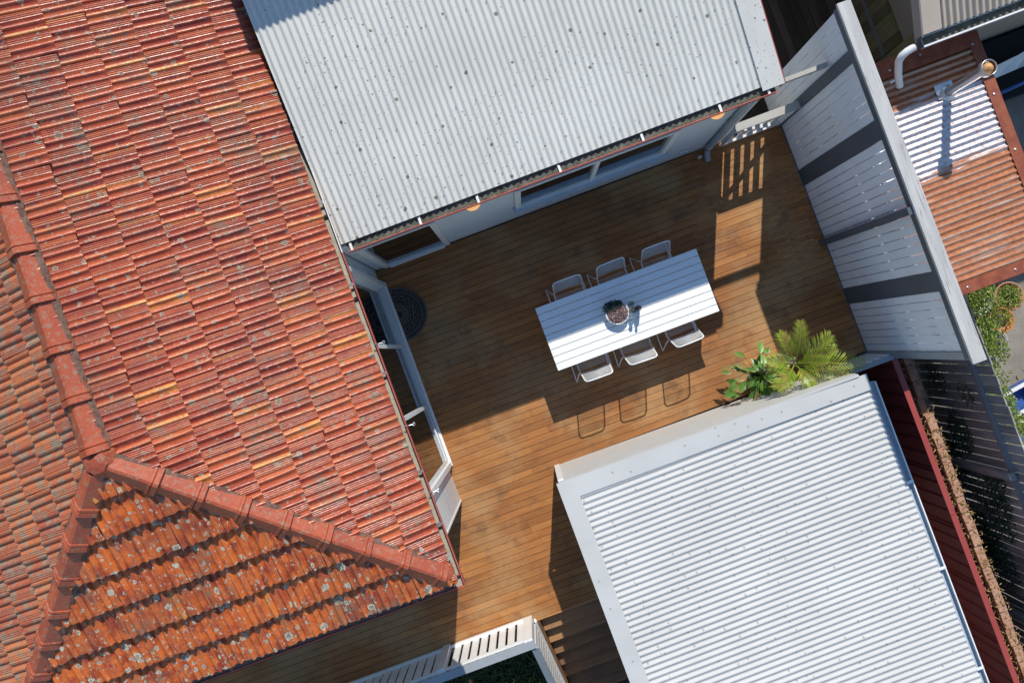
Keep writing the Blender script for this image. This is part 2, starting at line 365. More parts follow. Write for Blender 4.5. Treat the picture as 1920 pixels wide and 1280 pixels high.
PURPLE = mat_leaf('purple_petal', (.20,.07,.45), (.3,.12,.6), .5)
def mat_glass(name, c=(.9,.95,.95), rough=.02):
    k = NT(name); k.b.inputs['Base Color'].default_value = (*c,1); k.b.inputs['Transmission Weight'].default_value = 1; k.b.inputs['Roughness'].default_value = rough; k.b.inputs['IOR'].default_value = 1.45
    return k.m
GLASS = mat_glass('clear_glass')
def mat_window():
    k = NT('window_glass'); tr = k.n('ShaderNodeBsdfTransparent'); tr.inputs[0].default_value = (.55,.6,.6,1); gl = k.n('ShaderNodeBsdfGlossy'); gl.inputs['Roughness'].default_value = .02; gl.inputs['Color'].default_value = (.9,.95,1,1)
    fr = k.n('ShaderNodeFresnel'); fr.inputs['IOR'].default_value = 1.75; mx = k.n('ShaderNodeMixShader'); k.l(fr.outputs[0], mx.inputs[0]); k.l(tr.outputs[0], mx.inputs[1]); k.l(gl.outputs[0], mx.inputs[2])
    k.l(mx.outputs[0], k.t.nodes['Material Output'].inputs[0]); return k.m
WINGLASS = mat_window()
def mat_lamp():
    k = NT('amber_lamp_glass'); k.b.inputs['Emission Color'].default_value = (1.,.50,.15,1); k.b.inputs['Emission Strength'].default_value = .7; return k.out((.8,.45,.2), .3)
LAMP = mat_lamp()
BOTTLE = paint('dark_bottle_glass', (.015,.012,.012), .06, amt=0, fine=0)
RUBBER = paint('black_rubber', (.030,.027,.025), .8)
RUBBER2 = paint('worn_rubber', (.13,.105,.085), .7)
STEEL = NT('galvanised_steel').out((.55,.56,.57), .35, .85)

# ------------------------------------------------------------------ ground
GZ = -1.25
g = MB(); g.box(-60, 60, -60, 60, GZ-.3, GZ); part('ground', g, SOIL, kind='structure')
g = MB(); g.box(5.42, 12, -7.2, 1.75, GZ-.02, GZ+.004); part('path', g, CONCRETE, kind='structure')
g = MB(); g.box(-9, -1.24, -12, -3.62, GZ-.02, GZ+.004); part('lawn', g, GRASSB, kind='structure')

# ------------------------------------------------------------------ deck
deck = bpy.data.objects.new('deck', None); col.objects.link(deck); deck['kind'] = 'structure'; deck['label'] = 'oiled brown timber deck of long narrow boards'
PIT = .0945; BW = .0895; y = 1.745; row = 0
def deck_board(x0, x1, ya, yb):
    m = MB(); m.box(x0, x1, ya, yb, -.025, rnd.uniform(-.0012, .0012)); part('deck_board', m, DECK, deck)
while y - BW > -3.56:
    x0 = -1.62 if y > -1.66 else -6.45
    x1 = 4.385 if y - BW > -1.66 else -.16
    xs = [x0]; step = 2.4
    x = x0 + rnd.uniform(.7, 3.0)
    while x < x1 - .5:
        xs.append(x); x += rnd.choice((1.8, 2.4, 3.0, 3.6))
    xs.append(x1)
    for a, b in zip(xs[:-1], xs[1:]): deck_board(a + .001, b - .001, y - BW, y)
    y -= PIT; row += 1
DECK_END = y + PIT - BW
m = MB()
for xx in [-5 + .45*i for i in range(21)]:
    m.box(xx, xx+.045, -3.5 if xx < -.25 else -1.6, 1.7, -.17, -.03)
part('deck_joist', m, BROWNW, deck, kind='stuff')
m = MB(); m.box(-6.45, -.16, DECK_END-.004, DECK_END-.03, -.22, -.002); part('deck_fascia', m, STRING, deck)
m = MB(); m.box(4.387, 4.40, -1.66, 1.74, -.3, -.004); part('deck_fascia', m, CHAR, deck)

# ------------------------------------------------------------------ tile roofed house
PT = R(25); TW = .238; GP = .355; GS = GP / math.cos(PT); ZE = 2.80; XE = -1.578; YE = -2.03; XR = -4.14; YA = .41; ZR = ZE + (XE - XR)*math.tan(PT); XW = -6.56; TL = (ZR - ZE)/(XR - XW); TH = (ZR - ZE)/(YA - YE)
house = thing('tile_roofed_house', 'house with a glossy red terracotta tiled hip roof and white sliding door', 'house', (-4.05, 1.5, GZ))
def tprof(p, s):
    # p across 0..1 (towards the right when looking down the slope), s along 0..1
    if p < .30:
        h = .0135
        for c in (.055, .14, .225):
            d = abs(p - c)/.036
            if d < 1: h += .0052*(1 - d**2.4)
        return h
    q = p
    fl = max(0., (s - .8)/.2)
    c1 = .605 - .05*fl*fl
    def unit(t):
        if t < .46: return .015 - .017*math.sin(math.pi*t/.92)
        if t < .74: return -.002 + .031*(.5 - .5*math.cos(math.pi*(t-.46)/.28))
        u = (t-.74)/.26; return .029 + .003*math.sin(math.pi*u)
    if q < c1: return unit((q - .30)/(c1 - .30))
    if q < c1 + .03 + .05*fl:
        t = (q - c1)/(.03 + .05*fl); return .029 - .014*(t*t*(3-2*t))
    a = c1 + .03 + .05*fl
    if q < .965: return unit((q - a)/(.965 - a))
    t = (q - .965)/.035; return .029 - .020*t*t
def tile_geo(hi=True, lift=.055):
    ps = [0,.019,.028,.055,.082,.091,.104,.113,.14,.167,.176,.189,.198,.225,.252,.262,.290,.302,.37,.43,.46,.485,.51,.535,.57,.604,.636,.70,.76,.79,.82,.85,.875,.92,.962,.982,.999] if hi else [0,.055,.10,.14,.18,.225,.295,.305,.42,.52,.60,.655,.76,.86,.94,.999]
    ss = [0,.5,.8,.92,1.0] if hi else [0,.8,1.0]
    L = GS + .035; mb = MB()
    for s in ss:
        for p in ps:
            z = tprof(p, s) + .012 + lift*s
            if s > .97: z -= .004
            mb.v.append((s*L - .035, -p*TW, z))
    n = len(ps)
    for i in range(len(ss)-1):
        for j in range(n-1):
            a = i*n + j; mb.f.append((a, a+n, a+n+1, a+1))
    # front face
    b = len(mb.v); last = (len(ss)-1)*n
    for j in range(n):
        v = mb.v[last+j]; mb.v.append((v[0]-.006, v[1], v[2]-(lift-.007)))
    for j in range(n-1): mb.f.append((last+j, b+j, b+j+1, last+j+1))
    # right side skirt
    return mb
tile_hi = tile_geo(True).mesh('roof_tile'); tile_lo = tile_geo(False).mesh('roof_tile_plain')
for me in (tile_hi, tile_lo):
    me.polygons.foreach_set('use_smooth', [True]*len(me.polygons))
    me.set_sharp_from_angle(angle=R(38))
tile_hip = tile_geo(True, .074).mesh('roof_tile'); tile_hip.polygons.foreach_set('use_smooth', [True]*len(tile_hip.polygons)); tile_hip.set_sharp_from_angle(angle=R(38)); tile_hi.materials.append(TILE); tile_hip.materials.append(TILE_H)
c_, s_ = math.cos(PT), math.sin(PT)
cl, sl = math.cos(math.atan(TL)), math.sin(math.atan(TL)); ch, sh_ = math.cos(math.atan(TH)), math.sin(math.atan(TH))
def frame(o, x, yv, z): return Matrix((x, yv, z)).transposed().to_4x4()
FR = {'right': (Vector((c_,0,-s_)), Vector((0,1,0)), Vector((s_,0,c_))),
      'hip': (Vector((0,-ch,-sh_)), Vector((1,0,0)), Vector((0,-sh_,ch))),
      'left': (Vector((-cl,0,-sl)), Vector((0,-1,0)), Vector((-sl,0,cl)))}
def clip_mesh(me, M, planes, mat):
    bm = bmesh.new(); bm.from_mesh(me); bm.transform(M)
    for co, no in planes:
        bmesh.ops.bisect_plane(bm, geom=bm.verts[:]+bm.edges[:]+bm.faces[:], plane_co=co, plane_no=no, clear_outer=True)
    if not bm.faces: bm.free(); return None
    bm.transform(M.inverted()); nm = bpy.data.meshes.new('roof_tile_cut'); bm.to_mesh(nm); bm.free(); nm.materials.clear(); nm.materials.append(mat); return nm
HIPC = Vector((XR, YA, 0)); q2 = math.sqrt(.5)
H1 = Vector((YA-YE, XE-XR, 0)).normalized(); H2 = Vector((YA-YE, -(XR-XW), 0)).normalized()   # hip1: right side positive ; hip2: X - Y bigger on hip plane side
tiles = []
def lay(kind):
    X, Yv, Z = FR[kind]
    for kx in range(-0, 8):
        for ci in range(-60, 60):
            if kind == 'right':
                xl = XE - GP*kx; yb = 1.84 + TW*ci + (TW/2 if kx % 2 else 0)
                if not (-2.3 < yb < 6.0): continue
                xu = xl - GP; org = Vector((xu, yb, ZE + (XE - xu)*math.tan(PT)))
                planes = [(HIPC, -H1), (Vector((XR,0,0)), Vector((-1,0,0)))]; mat = TILE; me = tile_hi
            elif kind == 'hip':
                yl = YE + GP*kx; xb = -1.5 - TW*ci + (TW/2 if kx % 2 else 0)
                if not (-6.8 < xb < -1.1): continue
                yu = yl + GP; org = Vector((xb, yu, ZE + (yu - YE)*TH))
                planes = [(HIPC, H1), (HIPC, -H2)]; mat = TILE_H; me = tile_hip
            else:
                xl = XW + GP*kx; yb = 1.79 + TW*ci + (TW/2 if kx % 2 else 0)
                if not (-2.3 < yb < 4.6): continue
                xu = xl + GP; org = Vector((xu, yb, ZE + (xu - XW)*TL))
                planes = [(HIPC, H2), (Vector((XR,0,0)), Vector((1,0,0)))]; mat = TILE_L; me = tile_lo
            rx = rnd.gauss(0, .009)
            M = Matrix.Translation(org + Z*rnd.uniform(-.001, .004) + X*rnd.gauss(0, .006)) @ frame(0, X, Yv, Z) @ Matrix.Rotation(rx, 4, 'Z') @ Matrix.Rotation(rnd.uniform(-.006,.006), 4, 'X')
            cs = [M @ Vector(c) for c in ((0,0,0),(GS+.04,0,0),(0,-TW,0),(GS+.04,-TW,0))]
            state = 1
            for co, no in planes:
                ds = [(c - co).dot(no) for c in cs]
                if min(ds) > -.02: state = 0; break
                if max(ds) > 0: state = min(state, .5)
            if state == 0: continue
            ctr = M @ Vector((GS/2, -TW/2, 0))
            # in the photograph (with a margin)?
            v = ctr - Vector((0,0,CAM_H)); px = 960 + 1660*v.dot(_r)/v.dot(_l); py = 640 - 1660*v.dot(_u)/v.dot(_l)
            if px < -170 or py < -190 or py > 1420: continue
            inside = (-10 < px < 1930 and -10 < py < 1290)
            tiles.append((kind, state, M, planes, mat, me, inside, px, py))
for kd in ('right', 'hip', 'left'): lay(kd)
single = [t for t in tiles if t[0] != 'left' and t[6]]
single.sort(key=lambda t: 0 if t[1] == 1 else 1)
single = single[:300]; sid = {id(t) for t in single}
rest = {}
for t in tiles:
    kind, state, M, planes, mat, me, inside, px, py = t
    m2 = me if state == 1 else clip_mesh(me, M, planes, mat)
    if m2 is None: continue
    if id(t) in sid: inst('roof_tile', m2, M, house)
    else: rest.setdefault(mat.name, (mat, [], []))[1].append((m2, M))
for nm, (mat, lst, _) in rest.items():
    mb = MB()
    for me, M in lst: mb.add([M @ v.co for v in me.vertices], [tuple(p.vertices) for p in me.polygons])
    part('roof_tile', mb, mat, house, kind='stuff')
# boarding under the tiles
m = MB(); yN = 6.4; zb = -.012
m.add([(XE+.02,YE,ZE+zb),(XE+.02,yN,ZE+zb),(XR,yN,ZR+zb),(XR,YA,ZR+zb)], [(0,1,2,3)])
m.add([(XE,YE-.02,ZE+zb),(XR,YA,ZR+zb),(XW,YE-.02,ZE+zb)], [(0,1,2)])
m.add([(XW-.02,YE,ZE+zb),(XR,YA,ZR+zb),(XR,yN,ZR+zb),(XW-.02,yN,ZE+zb)], [(0,1,2,3)])
m.add([(XE,YE,ZE-.14),(XE,yN,ZE-.14),(XW,yN,ZE-.14),(XW,YE,ZE-.14)], [(0,3,2,1)])
part('roof_sarking', m, MORTAR, house)
# ridge and hip caps
def cap_run(a, b, n, wl, lift, first_short=0.):
    a = Vector(a); b = Vector(b); d = b - a; L = d.length/n; d.normalize(); side = Vector((0,0,1)).cross(d); side.normalize(); up = d.cross(side)
    for i in range(n):
        s0 = a + d*(L*i - .03); mb = MB(); LL = L + .05
        st = [(0, 1.0, 0), (.80, 1.06, .004), (.81, 1.16, .014), (.86, 1.17, .016), (.875, 1.08, .006), (.89, 1.17, .016), (.99, 1.19, .018), (1.0, 1.14, .010)]
        for t, w, hz in st:
            for (sx, sz) in ((-.125,-.062),(-.118,-.04),(-.014,.052),(.014,.052),(.118,-.04),(.125,-.062)):
                if wl == 'v': pass
                mb.v.append(tuple(s0 + d*(LL*t) + side*(sx*w) + up*(sz*w + hz + lift + .020*t)))
        n6 = 6
        for k in range(len(st)-1):
            for j in range(n6-1): mb.f.append((k*n6+j, k*n6+j+1, (k+1)*n6+j+1, (k+1)*n6+j))
        k = (len(st)-1)*n6; b0 = len(mb.v)
        for j in range(n6): v = Vector(mb.v[k+j]); mb.v.append(tuple(v - up*.03 - d*.01))
        for j in range(n6-1): mb.f.append((k+j, k+j+1, b0+j+1, b0+j))
        for f in range(len(mb.f)): mb.f[f] = mb.f[f][::-1] if False else mb.f[f]
        part('ridge_cap', mb, CAP, house)
    mm = MB(); seg = int((b-a).length/.06); prev = None
    for i in range(seg+1):
        c = a + (b-a)*(i/seg)
        w1 = .150 + .018*mnoise.noise(c*9); w2 = .150 + .018*mnoise.noise(c*9 + Vector((5,5,5)))
        ring = [c + side*w1 - up*.075 + up*0, c + side*w1*.8 + up*(-.018+.012*mnoise.noise(c*14)), c - side*w2*.8 + up*(-.018+.012*mnoise.noise(c*12)), c - side*w2 - up*.075]
        ring = [r_ + Vector((0,0,lift)) for r_ in ring]
        bi = len(mm.v); mm.v += [tuple(r_) for r_ in ring]
        if prev is not None:
            for j in range(3): mm.f.append((prev+j, prev+j+1, bi+j+1, bi+j))
        prev = bi
    part('mortar_bed', mm, MORTAR, house, smooth=True)
cap_run((XR, 6.0, ZR), (XR, YA+.10, ZR), 11, 'v', .065)
cap_run((XR+.08, YA-.08, ZR-.02), (XE-.10, YE+.10, ZE+.055), 8, 'v', .058)
cap_run((XR-.08, YA-.08, ZR-.02), (XW+.10, YE+.10, ZE+.055), 8, 'v', .058)
mb = MB(); mb.lathe([(.19,-.10),(.175,-.03),(.11,.065),(.04,.085),(.001,.086)], 8, (XR, YA, ZR+.035), Matrix.Rotation(R(22.5),4,'Z')); part('ridge_cap', mb, CAP, house)
mb = MB(); e0 = Vector((XE-.11, YE+.11, ZE+.115)); mb.lathe([(.142,-.13),(.142,-.05),(.12,.0),(.07,.035),(.001,.045)], 16, e0); part('ridge_cap', mb, CAP, house, smooth=True)

def gutter(name, a, b, width, depth, outm, floorm, parent, inward, lipm=None, lip=.012, fill=.022):
    # U-channel from a to b at the lip's outer edge; inward = unit vector from lip towards the roof
    a = Vector(a); b = Vector(b); inward = Vector(inward); th = .004
    up = Vector((0,0,1))
    def strip(off0, off1, z0, z1, mat, nm, par):
        mb = MB(); p = [a+inward*off0, b+inward*off0, b+inward*off1, a+inward*off1]
        vs = [q + up*z0 for q in p] + [q + up*z1 for q in p]
        mb.add(vs, [(0,3,2,1),(4,5,6,7),(0,1,5,4),(1,2,6,5),(2,3,7,6),(3,0,4,7)]); return part(nm, mb, mat, par)
    g0 = strip(0, th, -depth, 0, outm, name, parent)
    strip(th, width-th, -depth, -depth+th, outm, 'gutter_base', g0)
    strip(width-th, width, -depth, .0, outm, 'gutter_back', g0)
    strip(th, width-th, -depth+th, -depth+fill, floorm, 'gutter_silt', g0)
    strip(-.006, lip, .0, .008, lipm or outm, 'gutter_lip', g0)
    return g0
ZL = 2.75
m = MB(); m.box(-1.64, -1.508, -2.146, -1.99, ZL-.074, ZL-.052); part('gutter_silt', m, SILT, house)
m = MB(); m.box(-6.61, -6.48, -2.146, -1.99, ZL-.074, ZL-.052); part('gutter_silt', m, SILT, house)
gutter('gutter', (-1.503, -2.15, ZL), (-1.503, 1.68, ZL), .13, .075, MAROON, SILT, house, (-1,0,0), REDLIP, .006)
gutter('gutter', (-1.503, 1.68, ZL), (-1.503, 6.2, ZL), .13, .075, MAROON, SILT, house, (-1,0,0), WHITE, .006)
gutter('gutter', (-1.503, -2.15, ZL), (-6.62, -2.15, ZL), .13, .075, MAROON, SILT, house, (0,1,0), REDLIP, .010)
gutter('gutter', (-6.62, -2.15, ZL), (-6.62, 4.6, ZL), .13, .075, MAROON, SILT, house, (1,0,0), MAROON, .012)
for yy in (4.15, 3.1, 2.25, 1.30, .28, -.85, -1.45):
    mb = MB(); mb.box(-1.63, -1.495, yy, yy+.032, ZL+.002, ZL+.007); part('gutter_strap', mb, STEEL, house)
    if yy > .5:
        mb = MB(); mb.box(-1.60, -1.495, yy-.15, yy-.12, ZL-.03, ZL-.026); part('gutter_strap', mb, BLACK, house)
for yy in (.62, -.32, -1.08):   # small shackles clipped over the lip
    mb = MB(); mb.tube([(-1.53,yy,ZL+.012),(-1.47,yy-.005,ZL+.02),(-1.43,yy-.01,ZL+.01)], .005, 6)
    mb.tube(arc((-1.42,yy-.01,ZL+.005), .015, 0, 2*math.pi, 8)[:-1], .004, 6, closed=True); part('hook', mb, STEEL, house)
# torn lead flashing at the corner
mb = MB(); N = 9
for i in range(N):
    for j in range(5):
        t = i/(N-1); u = j/4
        p = Vector((-1.82 + .24*t, -1.60 - .24*t, 2.93 - .09*t)) + Vector((.07*u, .07*u, .0))*(.6+.4*t)
        p.z += .03*math.sin(7*t+3*u) + .02*mnoise.noise(p*20) + .03*u*(1-t); mb.v.append(tuple(p))
for i in range(N-1):
    for j in range(4): a = i*5+j; mb.f.append((a, a+5, a+6, a+1))
part('torn_flashing', mb, FELT, house)
# walls
m = MB(); m.box(-6.5, -1.62, -1.60, 5.2, GZ, ZE-.145); 
# carve: build as separate walls instead of a solid so that the door shows a room
m = MB(); m.box(-1.66, -1.60, -1.62, -1.15, 0-.3, 2.66); m.box(-1.66, -1.60, 1.56, 1.78, -.3, 2.66); m.box(-1.66, -1.60, -1.15, 1.56, 2.62, 2.66); m.box(-1.66,-1.60,-1.15,1.56,-.3,-.002)
part('wall', m, WALL_M, house)
m = MB(); m.box(-6.5, -1.66, -1.64, -1.60, -1.25, 2.66); part('wall', m, WALL_M, house)
m = MB(); m.box(-6.54, -6.50, -1.64, 5.0, -1.25, 2.66); part('wall', m, WALL_M, house)
m = MB(); m.box(-5.5, -1.68, -1.55, 1.8, -.08, -.02); part('room_floor', m, STEPW, house)
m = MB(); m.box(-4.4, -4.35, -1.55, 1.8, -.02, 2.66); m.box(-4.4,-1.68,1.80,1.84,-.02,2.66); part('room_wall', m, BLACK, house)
yy = -1.64
while yy < -1.20:    # vertical lining boards beside the door
    m = MB(); m.box(-1.60, -1.582, yy+.002, yy+.040, .0, 2.64); part('wall_board', m, WHITE, house); yy += .042
m = MB(); m.box(-1.60, -1.570, -1.655, -1.635, 0, 2.64); part('corner_trim', m, WHITE, house)
for yy0, yy1 in ((-1.20,-1.09),):
    m = MB(); m.box(-1.60, -1.56, yy0, -1.15, 0, 2.6); part('corner_trim', m, WHITE, house)
door = MB()
door.box(-1.68,-1.525, 1.50,1.56, .03,2.60); door.box(-1.68,-1.525,-1.15,-1.09,.03,2.60); door.box(-1.68,-1.60,-1.09,1.50,2.54,2.60)
dr = part('sliding_door', door, WHITE, house)
m = MB(); m.box(-1.70,-1.515,-1.15,1.56,.0,.028); part('door_sill', m, WHITE, dr)
for xx in (-1.545,-1.580,-1.615,-1.650):
    m = MB(); m.box(xx-.006, xx+.006, -1.09,1.50,.029,.048); part('door_track', m, WHITE, dr)
pn = [(.62,1.50,-1.645),(-.28,.66,-1.61),(-1.09,-.23,-1.575)]
for a, b, xx in pn:
    f = MB(); w = .05
    f.box(xx-.016,xx+.016,a,a+w,.05,2.54); f.box(xx-.016,xx+.016,b-w,b,.05,2.54); f.box(xx-.016,xx+.016,a+w,b-w,.05,.115); f.box(xx-.016,xx+.016,a+w,b-w,2.48,2.54)
    part('door_frame', f, WHITE, dr)
    f = MB(); f.box(xx-.003,xx+.003,a+w,b-w,.115,2.48); part('glass', f, WINGLASS, dr)
m = MB(); m.box(-1.66,-1.645,1.40,1.43,1.0,1.12); part('door_handle', m, BLACK, dr)
m = MB(); m.box(-1.60,-1.57,1.60,1.68,1.55,1.60); part('wall_bracket', m, WHITE, house)

# ------------------------------------------------------------------ corrugated sheets
def corr(L, npitch, amp=.0085, pitch=.0762, seg=8, ends=True, th=.0015):
    """sheet along local x (0..L), corrugations across y (0..npitch*pitch)"""
    mb = MB(); n = npitch*seg
    for x in (0, L):
        for j in range(n+1):
            mb.v.append((x, j*pitch/seg, amp*math.sin(2*math.pi*j/seg)))
    for j in range(n): mb.f.append((j, n+1+j, n+2+j, j+1))
    return mb
ext = thing('white_roofed_extension', 'house extension with a spotted white corrugated roof over a grey weatherboard wall', 'house', (1.0, 3.5, GZ))
S1 = .20; ya = 1.79; za = 2.60; nsh = 7
xx = 3.44
for i in range(nsh):
    npi = 10 if i < 6 else 5
    w = npi*.0762; me = corr(3.6, npi, amp=.0105)
    ang = math.atan(S1)
    M = Matrix.Translation((xx, ya, za + .0012*(i % 2))) @ Matrix.Rotation(R(90), 4, 'Z') @ Matrix.Rotation(-ang, 4, 'Y')
    msh = me.mesh('roof_sheet', True); inst('roof_sheet', msh, M, ext, WROOF)
    xx -= w - .0005
XL0 = xx
m = MB(); zt = lambda Y: za + (Y-ya)*S1
m.add([(-1.50,ya+.03,zt(ya)-.03),(3.6,ya+.03,zt(ya)-.03),(3.6,5.4,zt(5.4)-.03),(-1.45,5.4,zt(5.4)-.03)], [(0,1,2,3)]); part('roof_sarking', m, BLACK, ext)
def slab(mb, x0, x1, y0, y1, z0f, z1f):
    vs = [(x0,y0,z0f(y0)),(x1,y0,z0f(y0)),(x1,y1,z0f(y1)),(x0,y1,z0f(y1)),(x0,y0,z1f(y0)),(x1,y0,z1f(y0)),(x1,y1,z1f(y1)),(x0,y1,z1f(y1))]
    mb.add(vs, [(0,3,2,1),(4,5,6,7),(0,1,5,4),(1,2,6,5),(2,3,7,6),(3,0,4,7)])
m = MB(); slab(m, 3.405, 3.66, 1.74, 5.4, lambda y: zt(y)+.014, lambda y: zt(y)+.020); part('barge_capping', m, WROOF, ext)
m = MB(); slab(m, 3.655, 3.675, 1.75, 5.4, lambda y: zt(y)-.16, lambda y: zt(y)+.012); part('barge_board', m, MAROON, ext)
gutter('gutter', (-1.46, 1.69, 2.585), (3.56, 1.69, 2.585), .14, .09, MAROON, MUCK, ext, (0,1,0), REDLIP, .003, .06)
for gx in (-1.43,-.62,.06,1.02,1.99,2.90,3.46):
    m = MB(); m.box(gx, gx+.028, 1.686, 1.775, 2.580, 2.584); part('gutter_bracket', m, WHITE, ext)
# muck and leaf litter in the gutter
m = MB()
for i in range(900):
    p = Vector((rnd.uniform(-1.44,3.5), rnd.uniform(1.70,1.80), 2.555+rnd.uniform(.002,.012))); a = rnd.uniform(0,6.28); l = rnd.uniform(.008,.02)
    l *= .55; d = Vector((math.cos(a), math.sin(a), rnd.uniform(-.2,.2)))*l; e = Vector((-math.sin(a), math.cos(a), .2))*l*.5
    m.add([p-d, p+e, p+d, p-e], [(0,1,2,3)])
part('leaf_litter', m, MUCK, ext, kind='stuff')
# screws
m = MB()
for ry in (.12, .95, 1.85, 2.75):
    for j in range(62):
        X = 3.42 - .019 - .0762*j
        if X < -1.45: break
        if j % 3 == 0: m.box(X-.005, X+.005, ya+ry*.98-.005, ya+ry*.98+.005, zt(ya+ry*.98)+.006, zt(ya+ry*.98)+.0125)
part('roof_screw', m, RAILGREY, ext, kind='stuff')
# wall of the extension with weatherboards
m = MB(); m.box(-1.6, 3.48, 1.80, 1.86, GZ, 2.50); part('wall', m, RAILGREY, ext)  # darker grey backing colours in the shadow lines between the boards
openings = [(-1.45,-.48,-.01,2.15), (.50,2.55,.90,2.10)]
z = 0.
while z < 2.44:
    segs = [(-1.58, 3.50)]
    for (a, b, c, d) in openings:
        if z + .15 > c and z < d:
            ns = []
            for s0, s1 in segs:
                if b <= s0 or a >= s1: ns.append((s0, s1)); continue
                if a > s0: ns.append((s0, a))
                if b < s1: ns.append((b, s1))
            segs = ns
    for s0, s1 in segs:
        mb = MB(); mb.add([(s0,1.765,z),(s1,1.765,z),(s1,1.776,z+.135),(s0,1.776,z+.135),(s0,1.80,z),(s1,1.80,z),(s1,1.80,z+.135),(s0,1.80,z+.135)], [(0,1,2,3),(0,4,5,1),(3,2,6,7),(0,3,7,4),(1,5,6,2)])
        part('weatherboard', mb, WALL_M, ext)
    z += .160
m = MB(); m.box(3.48,3.50,1.77,5.0,GZ,2.52); part('wall', m, WALL_M, ext)
m = MB(); m.box(3.47,3.515,1.755,1.80,0,2.5); part('corner_trim', m, WHITE, ext)
m = MB(); m.box(-1.6,3.5,4.9,5.0,GZ,2.5); part('wall', m, BLACK, ext)
def window(name, x0, x1, z0, z1, mull, sill):
    f = MB(); w = .075; yo = 1.735
    f.box(x0-w, x0, yo, 1.80, z0-.02, z1+w); f.box(x1, x1+w, yo, 1.80, z0-.02, z1+w); f.box(x0, x1, yo, 1.80, z1, z1+w); f.box(x0, x1, yo, 1.80, z0-.02, z0+.035)
    for mx in mull: f.box(mx-.028, mx+.028, yo+.006, 1.80, z0+.035, z1)
    wd = part(name, f, WHITE, ext)
    s = MB()
    if sill: s.box(x0-.11, x1+.11, 1.69, 1.80, z0-.05, z0-.022); part('window_sill', s, BLUEGREY, wd)
    xs = [x0] + mull + [x1]
    for i in range(len(xs)-1):
        gm = MB(); gm.box(xs[i]+.01+(.02 if i else 0), xs[i+1]-.01-(.02 if i < len(xs)-2 else 0), 1.772, 1.776, z0+.036, z1-.001); part('glass', gm, WINGLASS, wd)
        d = MB(); d.box(xs[i]+.01, xs[i+1]-.01, 1.786, 1.799, z0+.036, z1-.001); part('dark_backing', d, BLACK, wd)  # black panel behind the glass stands in for the unlit room
    return wd
window('window', .575, 2.475, .93, 2.05, [1.54], True)
wd = window('side_door', -1.375, -.555, .06, 2.08, [], False)
m = MB(); m.box(-1.37,-.56,1.722,1.735,.0,.05); part('door_sill', m, WHITE, wd)
for q in range(10):
    m = MB(); m.box(-1.34,-.59,1.778,1.785,.35+.16*q,.36+.16*q+.02); part('blind_slat', m, BROWNW, wd)
# downpipe
m = MB(); m.tube([(3.30,1.745,2.50),(3.30,1.715,2.36),(3.30,1.715,.16),(3.29,1.69,.09),(3.27,1.61,.045),(3.265,1.56,.04)], .043, 12)
dp = part('downpipe', m, ALU, ext, smooth=True)
m = MB(); m.tube([(3.30,1.715,.14),(3.30,1.715,.30)], .048, 12); part('pipe_joint', m, ALU, dp, smooth=True)
m = MB(); m.box(3.25,3.35,1.71,1.76,1.5,1.53); part('pipe_clip', m, ALU, dp)
m = MB(); m.box(2.85,2.97,1.735,1.765,.33,.41); ob = part('power_outlet', m, PVCW, ext)
m = MB(); m.box(2.87,2.90,1.729,1.735,.35,.39); m.box(2.92,2.95,1.729,1.735,.35,.39); part('socket', m, RAILGREY, ob)
m = MB(); m.tube([(3.17,1.66,.0),(3.17,1.66,.06)], .022, 10); m.tube([(3.15,1.64,.06),(3.20,1.66,.075)], .013, 8); tag(part('floor_tap', m, PVCW, smooth=True), 'small white pipe stub on the deck beside the downpipe elbow', 'tap')
for lx, lb in ((.0, 'amber round wall light under the gutter nearer the sliding door corner'), (2.96, 'amber round wall light under the gutter near the downpipe')):
    t = thing('wall_light', lb, 'wall light', (lx, 1.80, 2.24), 'amber wall lights under the gutter')
    m = MB(); m.lathe([(.001,-.055),(.05,-.05),(.09,-.02),(.105,.0),(.09,.02),(.05,.03),(.001,.035)], 20, (0,-.008,0)); part('lamp_shade', m, LAMP, t, smooth=True, loc=(0,0,0))
    m = MB(); m.box(-.03,.03,-.0,.02,-.05,.05); part('bracket', m, WHITE, t, loc=(0,0,0))
# taller rear part of the house to the north
rear = thing('rear_house', 'taller rear part of the house beyond the white corrugated roof', 'house', (0, 8, GZ))
m = MB(); m.box(-1.0, 3.0, 5.55, 9.0, GZ, 4.62); part('wall', m, WALL_M, rear)

# ------------------------------------------------------------------ privacy screen
scr = thing('privacy_screen', 'tall pale blue-grey slatted privacy screen with dark posts and weathered cap beam', 'privacy screen', (4.42, .3, -.3))
TOPZ = 2.84
secs = [(1.81, 2.26), (1.01, 1.68), (-.74, .785), (-1.66, -.965)]
for a, b in secs:
    n = max(1, round((b-a)/.1065)); w = (b-a)/n
    for i in range(n):
        m = MB(); xo = rnd.uniform(-.0015,.0015); m.box(4.402+xo, 4.422+xo, a+i*w+.0042, a+(i+1)*w-.0042, -.28, TOPZ); part('screen_board', m, SCREEN_M, scr)
for a, b, x0 in ((1.682,1.808,4.375),(.787,1.008,4.398),(-.085,.0,4.31),(-.963,-.742,4.398)):
    m = MB(); m.box(x0, 4.49 if x0 > 4.35 else 4.4, a, b, -.28, TOPZ); part('post', m, CHAR, scr)
m = MB(); m.box(4.38, 4.49, -1.75, -1.663, -.28, TOPZ); part('post', m, RAILGREY, scr)
for zz in (.15, .85, 1.55, 2.2, 2.7):
    m = MB(); m.box(4.424, 4.46, -1.66, 2.26, zz, zz+.07); part('rail', m, RAILGREY, scr)
m = MB(); m.box(4.372, 4.400, -1.74, 2.26, TOPZ-.12, TOPZ); part('top_fascia', m, CHAR, scr)
